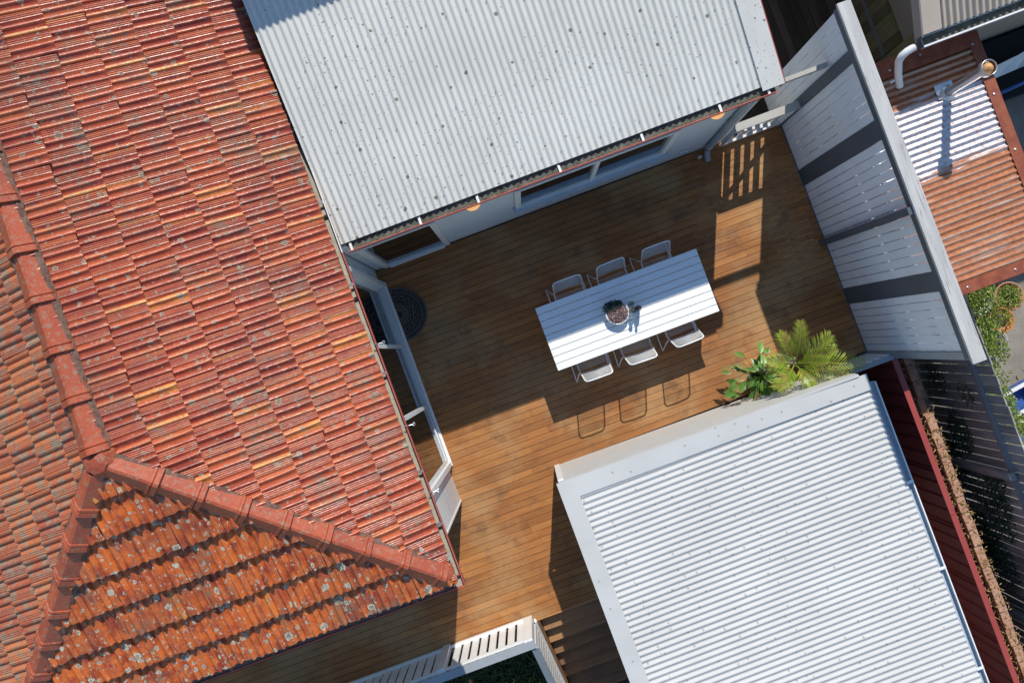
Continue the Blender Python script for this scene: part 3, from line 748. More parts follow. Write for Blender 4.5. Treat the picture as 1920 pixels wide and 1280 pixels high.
m = MB(); m.box(4.365, 4.515, -1.79, 2.285, TOPZ+.002, TOPZ+.045); part('cap_beam', m, WEATH, scr)
# horizontal tie beam from the building to the screen
m = MB(); m.beam((3.50, 1.86, 2.09), (4.372, 1.86, 2.09), .05, .09); tag(part('tie_beam', m, GATEP), 'pale timber tie beam from the house wall to the privacy screen', 'beam')

# gate beside the screen
gate = thing('side_gate', 'low white slatted gate with a diagonal brace between the house wall and the screen', 'gate', (3.95, 1.72, 0))
x = 3.585
for i in range(5):
    m = MB(); m.box(x, x+.088, 1.722, 1.742, .03, .90); part('slat', m, WHITE, gate); x += .147
m = MB(); m.box(3.50, 4.38, 1.69, 1.722, .02, .09); part('rail', m, WHITE, gate)
m = MB(); m.box(3.50, 4.38, 1.672, 1.775, .885, .925); part('rail', m, GATEP, gate)
m = MB(); m.beam((3.56,1.706,.80), (4.32,1.706,.12), .028, .055, (0,1,0)); part('brace', m, WHITE, gate)
for sx in (3.505, 4.33):
    m = MB(); m.box(sx,sx+.035,1.685,1.75,.09,.885); part('stile', m, WHITE, gate)
m = MB(); m.box(3.52,3.55,1.655,1.69,.70,.74); part('latch', m, CHAR, gate)

# low gate at the south end, shed corner to screen
gt2 = thing('corner_gate', 'low blue-grey slatted gate between the shed corner and the screen end', 'gate', (4.05, -1.70, 0))
for i in range(6):
    m = MB(); m.box(3.70+i*.115, 3.70+i*.115+.095, -1.705, -1.688, .0, .80); part('slat', m, SCREEN_M, gt2)
m = MB(); m.box(3.66, 4.378, -1.76, -1.705, .80, .86); part('rail', m, RAILGREY, gt2)
m = MB(); m.box(3.66, 4.378, -1.74, -1.707, .1, .17); part('rail', m, RAILGREY, gt2)

# ------------------------------------------------------------------ white shed
shed = thing('white_shed', 'white shed with a pale corrugated roof and wide white edge capping below the deck', 'shed', (1.8, -5, GZ))
SS = -.02
def zs(X): return 1.44 + SS*(X + .24)
YB = -1.66
yy = -1.865; i = 0
while yy > -8.4:
    npi = 10; me = corr(3.86, npi, amp=.0115).mesh('roof_sheet', True)
    M = Matrix.Translation((-.06, yy - npi*.0762, zs(-.06) + .001*(i % 2))) @ Matrix.Rotation(math.atan(-SS), 4, 'Y')
    inst('roof_sheet', me, M, shed, SROOF); yy -= npi*.0762 - .0004; i += 1
def slabx(mb, x0, x1, y0a, y0b, y1a, y1b, dz0, dz1):
    vs = [(x0,y0a,zs(x0)+dz0),(x1,y0b,zs(x1)+dz0),(x1,y1b,zs(x1)+dz0),(x0,y1a,zs(x0)+dz0),(x0,y0a,zs(x0)+dz1),(x1,y0b,zs(x1)+dz1),(x1,y1b,zs(x1)+dz1),(x0,y1a,zs(x0)+dz1)]
    mb.add(vs, [(0,3,2,1),(4,5,6,7),(0,1,5,4),(1,2,6,5),(2,3,7,6),(3,0,4,7)])
m = MB(); slabx(m, -.225, 3.80, -1.905, -1.93, -1.665, -1.73, .016, .022); part('edge_capping', m, SROOF, shed)
m = MB(); slabx(m, -.230, -.01, -8.4, -8.4, -1.668, -1.672, .023, .028); part('edge_capping', m, SROOF, shed)
m = MB(); slabx(m, -.228, -.218, -8.4, -8.4, -1.67, -1.67, -.14, .021); part('barge_board', m, MAROON, shed)
gutter('gutter', (3.885, -8.4, zs(3.8)-.03), (3.885, -1.86, zs(3.8)-.03), .12, .08, WHITE, BLUEGREY, shed, (-1,0,0), WHITE_METAL, .008)
for gy in (-3.18, -4.3, -5.6):
    m = MB(); m.box(3.77,3.89,gy,gy+.035,zs(3.8)-.018,zs(3.8)-.012); part('gutter_strap', m, WHITE, shed)
m = MB(); m.box(-.18, 3.70, -8.3, -1.70, GZ, 1.30); part('wall', m, RAILGREY, shed)  # grey behind the cladding gaps paints their shadow lines
SHEDW = paint('pale_grey_cladding', (.50,.50,.49), .5)
z = 0.
while z < 1.30:
    mb = MB(); mb.add([(-.185,-1.650,z),(3.70,-1.69,z),(3.70,-1.700,z+.12),(-.185,-1.660,z+.12),(-.185,-1.70,z),(3.70,-1.73,z),(3.70,-1.73,z+.12),(-.185,-1.70,z+.12)], [(1,0,3,2),(0,1,5,4),(3,7,6,2),(0,4,7,3),(1,2,6,5)])
    part('weatherboard', mb, SHEDW, shed); z += .16
m = MB(); m.box(-.20,-.13,-1.700,-1.640,-.0,1.38); part('corner_trim', m, WHITE, shed)
m = MB()
for sx in (.25, 1.9, 3.6):
    for j in range(80):
        Y = -1.885 - .019 - .0762*j*4
        if Y < -8: break
        m.box(sx-.006, sx+.006, Y-.006, Y+.006, zs(sx)+.007, zs(sx)+.015)
part('roof_screw', m, SROOF, shed, kind='stuff')

# ------------------------------------------------------------------ steps
steps = thing('deck_steps', 'dark timber steps going down from the deck beside the white shed', 'steps', (-.68, -4.2, GZ))
for i in range(7):
    m = MB(); yb = DECK_END - .235*i; zt2 = -.168*(i+1); m.box(-1.13, -.19, yb-.245, yb-.006, zt2-.035, zt2); part('tread', m, STEPW, steps)
for sx in (-1.175, -.185):
    m = MB(); y0 = DECK_END-.035; 
    vs = [(sx, y0, .0), (sx, y0-1.75, -1.19), (sx, y0-1.75, -1.25), (sx, y0-.3,-1.25), (sx, y0, -.32)]; vs2 = [(a+.038, b, c) for a, b, c in vs]
    m.add(vs+vs2, [(0,1,2,3,4),(9,8,7,6,5),(0,5,6,1),(1,6,7,2),(2,7,8,3),(3,8,9,4),(4,9,5,0)]); part('stringer', m, STRING, steps)

# ------------------------------------------------------------------ balustrade
bal = thing('balustrade', 'white slatted balustrade along the deck edge turning down the steps', 'balustrade', (-3, -3.53, 0))
BY = -3.50
x = -1.34
i = 0
while x > -5.1:
    if abs(x+2.42) > .09:
        m = MB(); m.box(x-.095, x, BY-.018, BY, .045, .93); part('slat', m, WHITE, bal)
    x -= .131
for px_ in (-2.46, -4.2):
    m = MB(); m.box(px_-.05, px_+.05, BY-.02, BY+.055, -.02, .96); part('post', m, WHITE, bal)
m = MB(); m.box(-1.335, -1.215, BY-.06, BY+.03, -.02, .96); part('post', m, WHITE, bal)
m = MB(); m.box(-5.2, -1.335, BY, BY+.04, .02, .075); part('rail', m, WHITE, bal)
m = MB(); m.box(-5.2, -1.335, BY, BY+.03, .88, .94); part('rail', m, WHITE, bal)
m = MB(); m.box(-5.2, -1.20, BY-.10, BY+.0, .962, .992); part('handrail', m, RAILGREY, bal)
# raking part beside the steps
y = BY-.09
while y > -5.3:
    dz = -(BY-.09-y)*.70
    m = MB(); m.box(-1.222, -1.204, y-.082, y, .02+dz, .90+dz); part('slat', m, WHITE, bal); y -= .098
a = Vector((-1.20, BY-.05, .03)); b = Vector((-1.20, -5.35, .03-1.26))
m = MB(); m.beam(a+Vector((.01,0,0)), b+Vector((.01,0,0)), .03, .06); part('rail', m, WHITE, bal)
m = MB(); m.beam(a+Vector((-.025,-.06,.92)), b+Vector((-.025,0,.97)), .095, .032); part('handrail', m, RAILGREY, bal)

# ------------------------------------------------------------------ table
table = thing('outdoor_table', 'long pale slatted outdoor table in the middle of the deck', 'table', (1.41, .027, 0))
TX0, TX1, TY0, TY1 = .293, 2.527, -.408, .463
ns = 9; sp = (TY1-TY0)/ns
for i in range(ns):
    m = MB(); m.box(TX0, TX1, TY0+i*sp+.0035, TY0+(i+1)*sp-.0035, .725, .75); part('table_slat', m, TABLE_M, table)
m = MB(); m.box(TX0+.06,TX1-.06,TY0+.03,TY0+.07,.66,.724); m.box(TX0+.06,TX1-.06,TY1-.07,TY1-.03,.66,.724); m.box(TX0+.06,TX0+.10,TY0+.07,TY1-.07,.66,.724); m.box(TX1-.10,TX1-.06,TY0+.07,TY1-.07,.66,.724); m.box(1.38,1.44,TY0+.07,TY1-.07,.68,.724)
part('table_frame', m, TABLE_M, table)
for lx in (TX0+.06, TX1-.12):
    for ly in (TY0+.03, TY1-.09):
        m = MB(); m.box(lx, lx+.06, ly, ly+.06, 0, .66); part('leg', m, TABLE_M, table)

# ------------------------------------------------------------------ chairs
def make_chair():
    t = thing('garden_chair', 'x', 'chair')
    # back frame: inverted U
    w = .195; zb, yb = .44, -.12; zt_, yt = .82, -.262
    def bp(x, s): return Vector((x, yb+(yt-yb)*s, zb+(zt_-zb)*s))
    pts = [Vector((-w-.005,.24,.455)), Vector((-w-.005,.0,.445)), Vector((-w-.008,-.10,.445)), bp(-w,.08), bp(-w+.0,.4), bp(-w+.006,.84)]
    for k in range(1,5):
        a = math.pi/2*k/5; pts.append(bp(-w+.006+.055*(1-math.cos(a)), .84+.16*math.sin(a)))
    pts.append(bp(-w+.061,1.0)); pts += [bp(0,1.015)]
    pts += [Vector((-p.x, p.y, p.z)) for p in pts[-2::-1]]
    m = MB(); m.tube(pts, .0105, 8); part('back_frame', m, WHITE_METAL, t, smooth=True, loc=(0,0,0))
    for s in (-1, 1):
        m = MB(); m.tube([(s*.205,-.145,.47),(s*.225,-.158,.44),(s*.235,-.19,.30),(s*.262,-.268,.015),(s*.265,-.262,.010),(s*.262,-.10,.010),(s*.258,.20,.010),(s*.256,.215,.014),(s*.235,.20,.20),(s*.207,.17,.44)], .0085, 8)
        part('leg', m, WHITE_METAL, t, smooth=True, loc=(0,0,0))
    m = MB()
    for k in range(17):
        y = -.105 + .021*k; m.tube([(-.20,y,.447+.006*math.sin(k/16*3.1)-.006),(0,y,.438),(.20,y,.447-.006)], .0030, 5)
    m.tube([(-.20,.235,.45),(-.20,.25,.44),(0,.256,.436),(.20,.25,.44),(.20,.235,.45)], .009, 6)
    part('seat', m, WHITE_METAL, t, smooth=True, loc=(0,0,0))
    m = MB()
    for k in range(11):
        s = .22 + .062*k; b = bp(0, s); m.tube([bp(-w+.004,s), b+Vector((0,-.012,0)), bp(w-.004,s)], .0030, 5)
    part('backrest', m, WHITE_METAL, t, smooth=True, loc=(0,0,0))
    return t
def copy_tree(o, parent=None):
    c = o.copy(); col.objects.link(c)
    if parent is not None: c.parent = parent
    for ch in list(o.children): copy_tree(ch, c)
    return c
chair0 = make_chair()
cg = 'white wire chairs around the outdoor table'
spots = [(.767,-.405,0,'white wire chair on the sunny side of the table, nearest the sliding door'),
         (1.385,-.405,0,'white wire chair in the middle of the sunny side of the table'),
         (2.02,-.395,0,'white wire chair on the sunny side of the table, nearest the potted palm'),
         (.80,.415,math.pi,'white wire chair on the shaded side of the table, nearest the sliding door'),
         (1.415,.42,math.pi,'white wire chair in the middle of the shaded side of the table'),
         (2.04,.42,math.pi,'white wire chair on the shaded side of the table, nearest the privacy screen')]
for i, (cx, cy, rz, lb) in enumerate(spots):
    c = chair0 if i == 0 else copy_tree(chair0)
    c.location = (cx, cy, .0015); c.rotation_euler.z = rz + rnd.uniform(-.03,.03); c['label'] = lb; c['group'] = cg

# ------------------------------------------------------------------ things on the table
bowl = thing('plant_bowl', 'pale bowl of purple and pink succulents on the table', 'bowl', (1.265, .035, .7505))
m = MB(); m.lathe([(.001,.004),(.07,.0),(.08,.008),(.125,.05),(.150,.095),(.156,.10),(.150,.102),(.140,.09),(.12,.07),(.001,.07)], 28); part('bowl_shell', m, PVCW, bowl, smooth=True, loc=(0,0,0))
def leaves(mb, c, n, rx, ry, rz, l0, l1, flat=.5, shell=False, wr=.45):
    c = Vector(c)
    for i in range(n):
        while True:
            d = Vector((rnd.uniform(-1,1), rnd.uniform(-1,1), rnd.uniform(-1,1)))
            if .05 < d.length < 1: break
        if shell: d = d.normalized()*rnd.uniform(.65,1)
        p = c + Vector((d.x*rx, d.y*ry, d.z*rz)); l = rnd.uniform(l0, l1)
        a = Vector((rnd.uniform(-1,1), rnd.uniform(-1,1), rnd.uniform(-flat,flat))).normalized()
        nrm = Vector((rnd.uniform(-.7,.7), rnd.uniform(-.7,.7), 1)).normalized(); b = nrm.cross(a).normalized()*wr
        mid = a.cross(b).normalized()*(-l*.12)
        mb.add([p - a*l*.5, p + b*l*.5 + mid*-1, p + a*l*.5, p - b*l*.5 - mid], [(0,1,2),(0,2,3)])
m = MB(); leaves(m, (0,-.02,.105), 900, .135,.115,.045, .018,.034, .8); part('succulent', m, SUCC, bowl, kind='stuff', loc=(0,0,0))
m = MB(); leaves(m, (-.03,.10,.11), 520, .14,.075,.04, .02,.045, .9); part('succulent', m, SUCCD, bowl, kind='stuff', loc=(0,0,0))
def bottle(name, lb, cat, loc, prof, mat, cap=None):
    t = thing(name, lb, cat, loc); m = MB(); m.lathe(prof, 24); part('body', m, mat, t, smooth=True, loc=(0,0,0))
    if cap: m = MB(); m.lathe(cap[0], 16); part('cap', m, cap[1], t, smooth=True, loc=(0,0,0))
    return t
bottle('wine_bottle', 'dark bottle standing beside the glass carafe on the table', 'bottle', (1.535,-.005,.7505), [(.001,.0),(.036,.0),(.038,.01),(.038,.18),(.03,.21),(.015,.235),(.014,.27),(.001,.27)], BOTTLE, ([(.0155,.262),(.017,.265),(.017,.30),(.001,.301)], BOTTLE))
bottle('glass_carafe', 'clear glass carafe between the plant bowl and the dark bottle', 'carafe', (1.455,-.005,.7505), [(.001,.004),(.04,.0),(.045,.01),(.045,.12),(.03,.17),(.02,.20),(.026,.25),(.024,.25),(.018,.20),(.028,.168),(.042,.118),(.042,.012),(.001,.010)], GLASS)
bottle('drinking_glass', 'clear drinking glass behind the carafe in the shaded half of the table', 'glass', (1.475,.085,.7505), [(.001,.004),(.026,.0),(.036,.10),(.034,.10),(.024,.008),(.001,.010)], GLASS)

# ------------------------------------------------------------------ doormat (half moon)
mat_t = thing('doormat', 'black half-moon rubber doormat with an ornate rim at the sliding door', 'doormat', (-1.50, 1.07, .002))
def halfring(mb, r0, r1, z0, z1, n=32):
    for i in range(n):
        a0 = -math.pi/2 + math.pi*i/n; a1 = -math.pi/2 + math.pi*(i+1)/n
        p = [(r0*math.cos(a0), r0*math.sin(a0)*.94), (r1*math.cos(a0), r1*math.sin(a0)*.94), (r1*math.cos(a1), r1*math.sin(a1)*.94), (r0*math.cos(a1), r0*math.sin(a1)*.94)]
        vs = [(x, y, z0) for x, y in p] + [(x, y, z1) for x, y in p]
        mb.add(vs, [(4,5,6,7),(1,2,6,5),(0,4,7,3)])
m = MB(); halfring(m, .0, .385, 0, .006); part('mat_base', m, RUBBER, mat_t, loc=(0,0,0))
m = MB(); halfring(m, .385, .405, 0, .028); part('mat_rim', m, RUBBER2, mat_t, loc=(0,0,0))
for r0, r1 in ((.315,.33),(.28,.29),(.165,.18)):
    m = MB(); halfring(m, r0, r1, .006, .024); part('mat_ring', m, RUBBER2, mat_t, loc=(0,0,0))
for i in range(26):
    a = -math.pi/2 + math.pi*(i+.5)/26; m = MB(); m.box(.335,.38,-.010,.010,.006,.026, Matrix.Scale(.94,4,(0,1,0)) @ Matrix.Rotation(a,4,'Z')); part('mat_stud', m, RUBBER2, mat_t, loc=(0,0,0))
m = MB()
for i in range(9):
    a = -math.pi/2 + math.pi*(i+.5)/9
    c = Vector((.10*math.cos(a), .10*math.sin(a), .009)); m.tube(arc(c, .038, 0, 2*math.pi, 10)[:-1], .012, 5, closed=True)
    c = Vector((.23*math.cos(a), .23*math.sin(a), .009)); m.tube(arc(c, .030, 0, 2*math.pi, 10)[:-1], .010, 5, closed=True)
part('scroll_pattern', m, RUBBER2, mat_t, loc=(0,0,0))

# ------------------------------------------------------------------ potted plants on the deck
palm = thing('potted_palm', 'potted palm with yellow-green arching fronds on the deck beside the shed', 'potted palm', (3.16, -1.37, 0))
POTP = [(.001,.0),(.10,.0),(.105,.02),(.15,.27),(.155,.28),(.148,.285),(.14,.26),(.001,.25)]
m = MB(); m.lathe([(r_*.8, z) for r_, z in POTP], 24); part('pot', m, PVCW, palm, smooth=True, loc=(0,0,0))
m = MB(); m.lathe([(.112,.255),(.001,.262)], 16); part('soil', m, SOIL, palm, loc=(0,0,0))
m = MB(); m.tube([(0,0,.25),(.01,0,.6),(.0,.01,.92)], [.032,.026,.016], 8); m.tube([(.03,.02,.25),(.06,.03,.8)], [.02,.012], 8); part('stem', m, GREYV, palm, smooth=True, loc=(0,0,0))
def frond(tx, ty, tz, L=None, base=(0,0,.88), arch=.25, nl=20, ll=.24, droop=.30):
    a = Vector(base); b = Vector((tx, ty, tz)); mb = MB(); pts = []
    mid = (a+b)/2 + Vector((0,0,arch))
    for i in range(15):
        t = i/14; pts.append(a*(1-t)**2 + mid*2*t*(1-t) + b*t*t)
    mb.tube(pts, [.008*(1-i/14)+.002 for i in range(15)], 5)
    for i in range(nl):
        t = .22 + .78*i/(nl-1); f = t*14; k = min(13, int(f)); p = pts[k].lerp(pts[k+1], f-k); d = (pts[k+1]-pts[k]).normalized()
        side = d.cross(Vector((0,0,1))).normalized()
        l = ll*(math.sin(math.pi*(.18+.75*t))**.7)*rnd.uniform(.85,1.1)
        for s in (-1, 1):
            fw = .55 + .5*t; dr = (side*s*rnd.uniform(.85,1.05) + d*fw + Vector((0,0,.22-.1*t))).normalized()
            e1 = p + dr*l*.5; e2 = p + dr*l + Vector((0,0,-droop*l))
            wv = d*.0092
            mb.add([p - wv*.5, p + wv*.5, e1 + wv*1.1, e1 - wv*1.1, e2], [(0,1,2,3),(3,2,4)])
    part('frond', mb, PALM, palm, loc=(0,0,0))
for fr in ((-.13,.45,1.18,.25),(.16,.50,1.22,.25),(.42,.22,1.30,.28),(.70,-.24,1.24,.30),(.56,-.42,1.12,.26),(-.36,-.20,1.08,.24),(.06,-.34,1.10,.22),(-.34,.16,1.06,.22),(.26,-.05,1.38,.15),(.50,.02,1.10,.2)):
    frond(fr[0], fr[1], fr[2], arch=fr[3]*.7, ll=.23 if abs(fr[0]) > .3 else .19)
leafy = thing('potted_leafy_plant', 'potted plant with broad glossy green leaves left of the palm', 'potted plant', (2.84, -1.43, 0))
m = MB(); m.lathe([(r_*.95, z*.8) for r_, z in POTP], 24); part('pot', m, PVCW, leafy, smooth=True, loc=(0,0,0))
m = MB(); m.lathe([(.13,.205),(.001,.21)], 16); part('soil', m, SOIL, leafy, loc=(0,0,0))
for i in range(74):
    a = rnd.uniform(0, 6.28); rr = rnd.uniform(.05,.40); h = rnd.uniform(.30,.62)
    tip = Vector((math.cos(a)*rr-.03, math.sin(a)*rr*.85, h)); st = MB()
    mid = Vector((tip.x*.4, tip.y*.4, h*.75)); st.tube([(tip.x*.1,tip.y*.1,.2), mid, tip], .004, 5); part('stem', st, LEAF, leafy, loc=(0,0,0))
    d = Vector((math.cos(a+rnd.uniform(-.9,.9)), math.sin(a+rnd.uniform(-.9,.9)), rnd.uniform(-.5,.35))).normalized(); sd_ = d.cross(Vector((0,0,1))).normalized(); up = sd_.cross(d)
    l = rnd.uniform(.11,.21); lf = MB(); prof = [(0,.0),(.15,.22),(.4,.36),(.7,.27),(1,.0)]
    for t, w in prof:
        c = tip + d*l*t - Vector((0,0,1))*(.25*l*t*t)
        ww = w*l*.62
        lf.v += [tuple(c - sd_*ww + up*ww*.35), tuple(c), tuple(c + sd_*ww + up*ww*.35)]
    for k in range(4):
        for j in range(2): q = k*3+j; lf.f.append((q, q+3, q+4, q+1))
    part('leaf', lf, LEAF, leafy, smooth=True, loc=(0,0,0))

# ------------------------------------------------------------------ red metal fence
rf = thing('red_metal_fence', 'dark red ribbed metal fence running behind the white shed', 'fence', (4.50, -5, GZ))
yy = -1.78
while yy > -9:
    m = MB(); prof = []; w = .79
    ys = []
    for r_ in range(4):
        o = r_*.1975; ys += [(o,0),(o+.10,0),(o+.115,.022),(o+.150,.022),(o+.165,0)]
    ys.append((w,0)); 
    for z in (GZ+.03, .565):
        for o, dx in ys: m.v.append((4.475+dx, yy-o, z))
    n = len(ys)
    for j in range(n-1): m.f.append((j, j+1, n+j+1, n+j))
    part('fence_sheet', m, MAROON, rf)
    m = MB(); m.box(4.45,4.52,yy-.012,yy+.012,GZ,.56); part('post', m, MAROON, rf)
    yy -= .802
yy = -1.78
for a, b in ((-1.78,-3.97),(-3.975,-6.37),(-6.375,-8.8)):
    m = MB(); m.box(4.448,4.522,b,a,.565,.60); part('rail', m, MAROON, rf)

# ------------------------------------------------------------------ paling fence
pf = thing('paling_fence', 'grey timber paling fence with gaps between palings beside the neighbouring yard', 'fence', (5.33, -4.5, GZ))
yy = -.6
while yy > -9.3:
    w = rnd.uniform(.114,.122); m = MB(); t = rnd.uniform(-.02,.02)
    m.box(5.335, 5.352, -w, 0, GZ+.02, 1.23+rnd.uniform(-.02,.015), Matrix.Translation((0,yy,0)) @ Matrix.Rotation(rnd.uniform(-.006,.006),4,'X')); part('paling', m, PALE, pf); yy -= .1335
for z in (-.98, .78):
    for a, b in ((-.6,-3.68),(-3.685,-6.0),(-6.005,-9.3)):
        m = MB(); m.box(5.285,5.334,b,a,z-.045,z+.045); part('rail', m, GREYT, pf)
for py in (-3.68, -5.98, -8.3, -1.2):
    m = MB(); m.box(5.205,5.282,py-.05,py+.05,GZ,.90); part('post', m, GREYV, pf)
m = MB()
for cy_, cz_, n, r_ in ((-3.2,-.2,420,.35),(-4.3,.0,700,.5),(-5.2,-.4,500,.45),(-5.4,.5,420,.32),(-2.4,-.3,160,.28),(-3.9,-.6,260,.4),(-6.5,.2,400,.5),(-2.6,.4,60,.2),(-4.8,-.7,700,.45),(-4.0,.3,260,.3),(-3.6,-.7,300,.35)):
    leaves(m, (5.28,cy_,cz_), n, .055, r_, r_*.9, .03,.06, .8)
tag(part('climbing_vine', m, VINE, kind=None), 'dark green vine climbing over the inside of the paling fence', 'vine')
bpy.data.objects['climbing_vine']['kind'] = 'stuff'
# brick edging at the foot of the fence
be = thing('garden_wall', 'low brick garden wall with a sunlit top course between the red fence and the paling fence', 'garden wall', (4.82, -5, GZ))
m = MB(); m.box(4.775, 4.865, -9, -1.8, GZ, .085); part('wall_base', m, BRICK, be)
m = MB(); m.box(4.53, 4.775, -9, -1.8, GZ, .03); part('soil_bed', m, SOIL, be)
yy = -1.9
while yy > -8.8:
    if rnd.random() < .93:
        m = MB(); m.box(-.056,.056,-.113,.113,0,.07, Matrix.Translation((4.822+rnd.uniform(-.008,.008), yy, .088+rnd.uniform(-.004,.004))) @ Matrix.Rotation(rnd.gauss(0,.02),4,'Z')); part('brick', m, BRICK, be)
    yy -= .238
m = MB()
for i in range(2600):
    Y = rnd.uniform(-8.2,-1.8); e = rnd.random() < .75
    leaves(m, (rnd.uniform(4.56,4.77) if e else rnd.uniform(4.77,4.92), Y, rnd.uniform(.04,.13) if e else .165), 1, .02,.05,.02,.03,.08,.5,wr=.22)
tag(part('dry_leaf_litter', m, DRY), 'dry yellow-brown leaf litter and twigs along the low brick garden wall', 'leaf litter'); bpy.data.objects['dry_leaf_litter']['kind'] = 'stuff'

# ------------------------------------------------------------------ rusty shed
rs = thing('rusty_roofed_shed', 'neighbouring shed with a rusty corrugated iron roof', 'shed', (5.6, .3, GZ))
ZS = 1.72
yy = 1.62; i = 0
while yy > -1.10:
    npi = 10 if yy - .762 > -1.12 else max(1, int((yy+1.06)/.0762)); me = corr(1.62, npi, amp=.011).mesh('roof_sheet', True)
    inst('roof_sheet', me, Matrix.Translation((4.62, yy - npi*.0762, ZS + .001*(i%2))), rs, RUST); yy -= npi*.0762 - .0004; i += 1
m = MB(); m.box(6.19,6.33,-1.17,1.70,ZS+.014,ZS+.018); m.box(6.327,6.332,-1.17,1.70,ZS-.10,ZS+.013); part('roof_flashing', m, RFLASH, rs)
m = MB(); m.box(4.60,6.189,1.52,1.74,ZS+.014,ZS+.018); part('roof_flashing', m, RFLASH, rs)
m = MB(); m.box(4.60,6.189,-1.20,-1.06,ZS+.014,ZS+.018); m.box(4.60,6.32,-1.205,-1.2,ZS-.09,ZS+.013); part('roof_flashing', m, RFLASH, rs)
m = MB(); m.box(5.35,6.24,-1.10,1.60,GZ,ZS-.03); part('wall', m, BEIGEWALL, rs)
m = MB()
for (sx, sy) in ((6.25,.9),(6.25,.2),(6.25,-.5),(6.22,1.55),(5.75,-1.13),(5.15,-1.13),(5.2,1.6),(5.6,1.65)):
    m.lathe([(.016,0),(.014,.008),(.001,.012)], 8, (sx,sy,ZS+.018))
part('roof_screw', m, STEEL, rs, kind='stuff')
fl = MB(); fl.tube([(5.752,1.113,ZS-.02),(5.762,1.115,2.56)], .052, 20, caps=False); flo = part('flue_pipe', fl, STEEL, rs, smooth=True)
m = MB(); m.lathe([(.085,0),(.088,.01),(.088,.10),(.082,.11),(.078,.10),(.078,.02)], 24, (5.762,1.115,2.56)); part('flue_cowl', m, STEEL, flo, smooth=True)
m = MB(); m.lathe([(.068,.0),(.065,.045),(.03,.085),(.001,.095)], 20, (5.762,1.115,2.585)); part('flue_cap', m, mat_rough('rusty_cap', (.55,.22,.06), (.62,.33,.12), 20, .6, (.5,.4,.3)), flo, smooth=True)
m = MB(); m.lathe([(.105,-.01),(.085,.02),(.056,.045)], 16, (5.752,1.113,ZS+.01)); m.box(5.62,5.84,1.06,1.24,ZS+.012,ZS+.016); part('flue_flashing', m, STEEL, flo)

# ------------------------------------------------------------------ beige neighbour house
bh = thing('beige_roofed_house', 'neighbouring house with a beige corrugated roof, gutter and white downpipe', 'house', (6.5, 3.5, GZ))
ZB = 2.33; SB = .55; BX0 = 5.42; BY0 = 1.745
zb2 = lambda Y: ZB + (Y-BY0)*SB
for i in range(6):
    me = corr(2.8, 10, amp=.016).mesh('roof_sheet', True)
    inst('roof_sheet', me, Matrix.Translation((BX0+.17+.762*(i+1), BY0, ZB+.001*(i%2))) @ Matrix.Rotation(R(90),4,'Z') @ Matrix.Rotation(-math.atan(SB),4,'Y'), bh, BROOF)
m = MB(); slab(m, BX0-.03, BX0+.19, BY0, 4.2, lambda y: zb2(y)+.014, lambda y: zb2(y)+.019); part('barge_capping', m, BEIGE, bh)
m = MB(); slab(m, BX0-.045, BX0-.03, BY0-.02, 4.2, lambda y: zb2(y)-.17, lambda y: zb2(y)+.016); part('barge_board', m, BEIGEWALL, bh)
gutter('gutter', (BX0-.05, 1.625, ZB-.02), (9.9, 1.625, ZB-.02), .12, .09, BLUEGREY, MUCK, bh, (0,1,0), WHITE, .012)
m = MB(); m.box(BX0-.055,BX0-.05,1.625,1.745,ZB-.11,ZB-.01); part('gutter_end', m, CHAR, bh)
m = MB(); slab(m, BX0-.02, 9.9, 1.76, 4.2, lambda y: zb2(y)-.10, lambda y: zb2(y)-.04); part('roof_sarking', m, BLACK, bh)
m = MB(); m.tube([(5.33,1.68,ZB-.12),(5.24,1.665,ZB-.14),(5.185,1.645,ZB-.17),(5.165,1.61,ZB-.25),(5.195,1.50,ZB-.42),(5.235,1.38,ZB-.57)], .043, 14, caps=False); part('downpipe', m, PVCW, bh, smooth=True)
m = MB(); m.tube([(5.15,1.45,ZB-.47),(5.10,1.44,ZB-.47)], .012, 6); part('pipe_clip', m, PVCW, bh)
m = MB(); m.box(6.47, 9.5, 1.95, 6.5, GZ, 2.3); part('wall', m, BEIGEWALL, bh)
yy = 2.22
while yy < 4.1:
    m = MB(); m.box(6.44,6.468,yy,yy+.142,GZ,-.17); part('wall_board', m, MOSSW, bh); yy += .146
m = MB(); m.box(6.41,6.439,2.20,4.2,-.80,-.74); part('wall_rail', m, GREYT, bh)
m = MB(); m.box(6.42,6.468,2.10,2.19,GZ,1.2); part('wall_post', m, MOSSW, bh)
af = thing('alley_shade_fence', 'unseen dark timber fence added to shade the narrow alley', 'fence', (4.6, 5.3, GZ))  # added out of view to cast shade over the alley ground
xx = 3.72
while xx < 6.4:
    m = MB(); m.box(xx, xx+.13, 5.25, 5.27, GZ, 2.25); part('paling', m, BROWNW, af); xx += .132
m = MB(); m.box(3.72, 6.4, 5.271, 5.32, .2, .29); part('rail', m, BROWNW, af)
# brown walkway boards in the alley
wk = bpy.data.objects.new('walkway', None); col.objects.link(wk); wk['kind'] = 'structure'
xx = 4.75
while xx < 6.35:
    m = MB(); m.box(xx, xx+.13, 1.9, 5.2, GZ, GZ+.04+rnd.uniform(-.002,.002)); part('walkway_board', m, BROWNW, wk); xx += .137
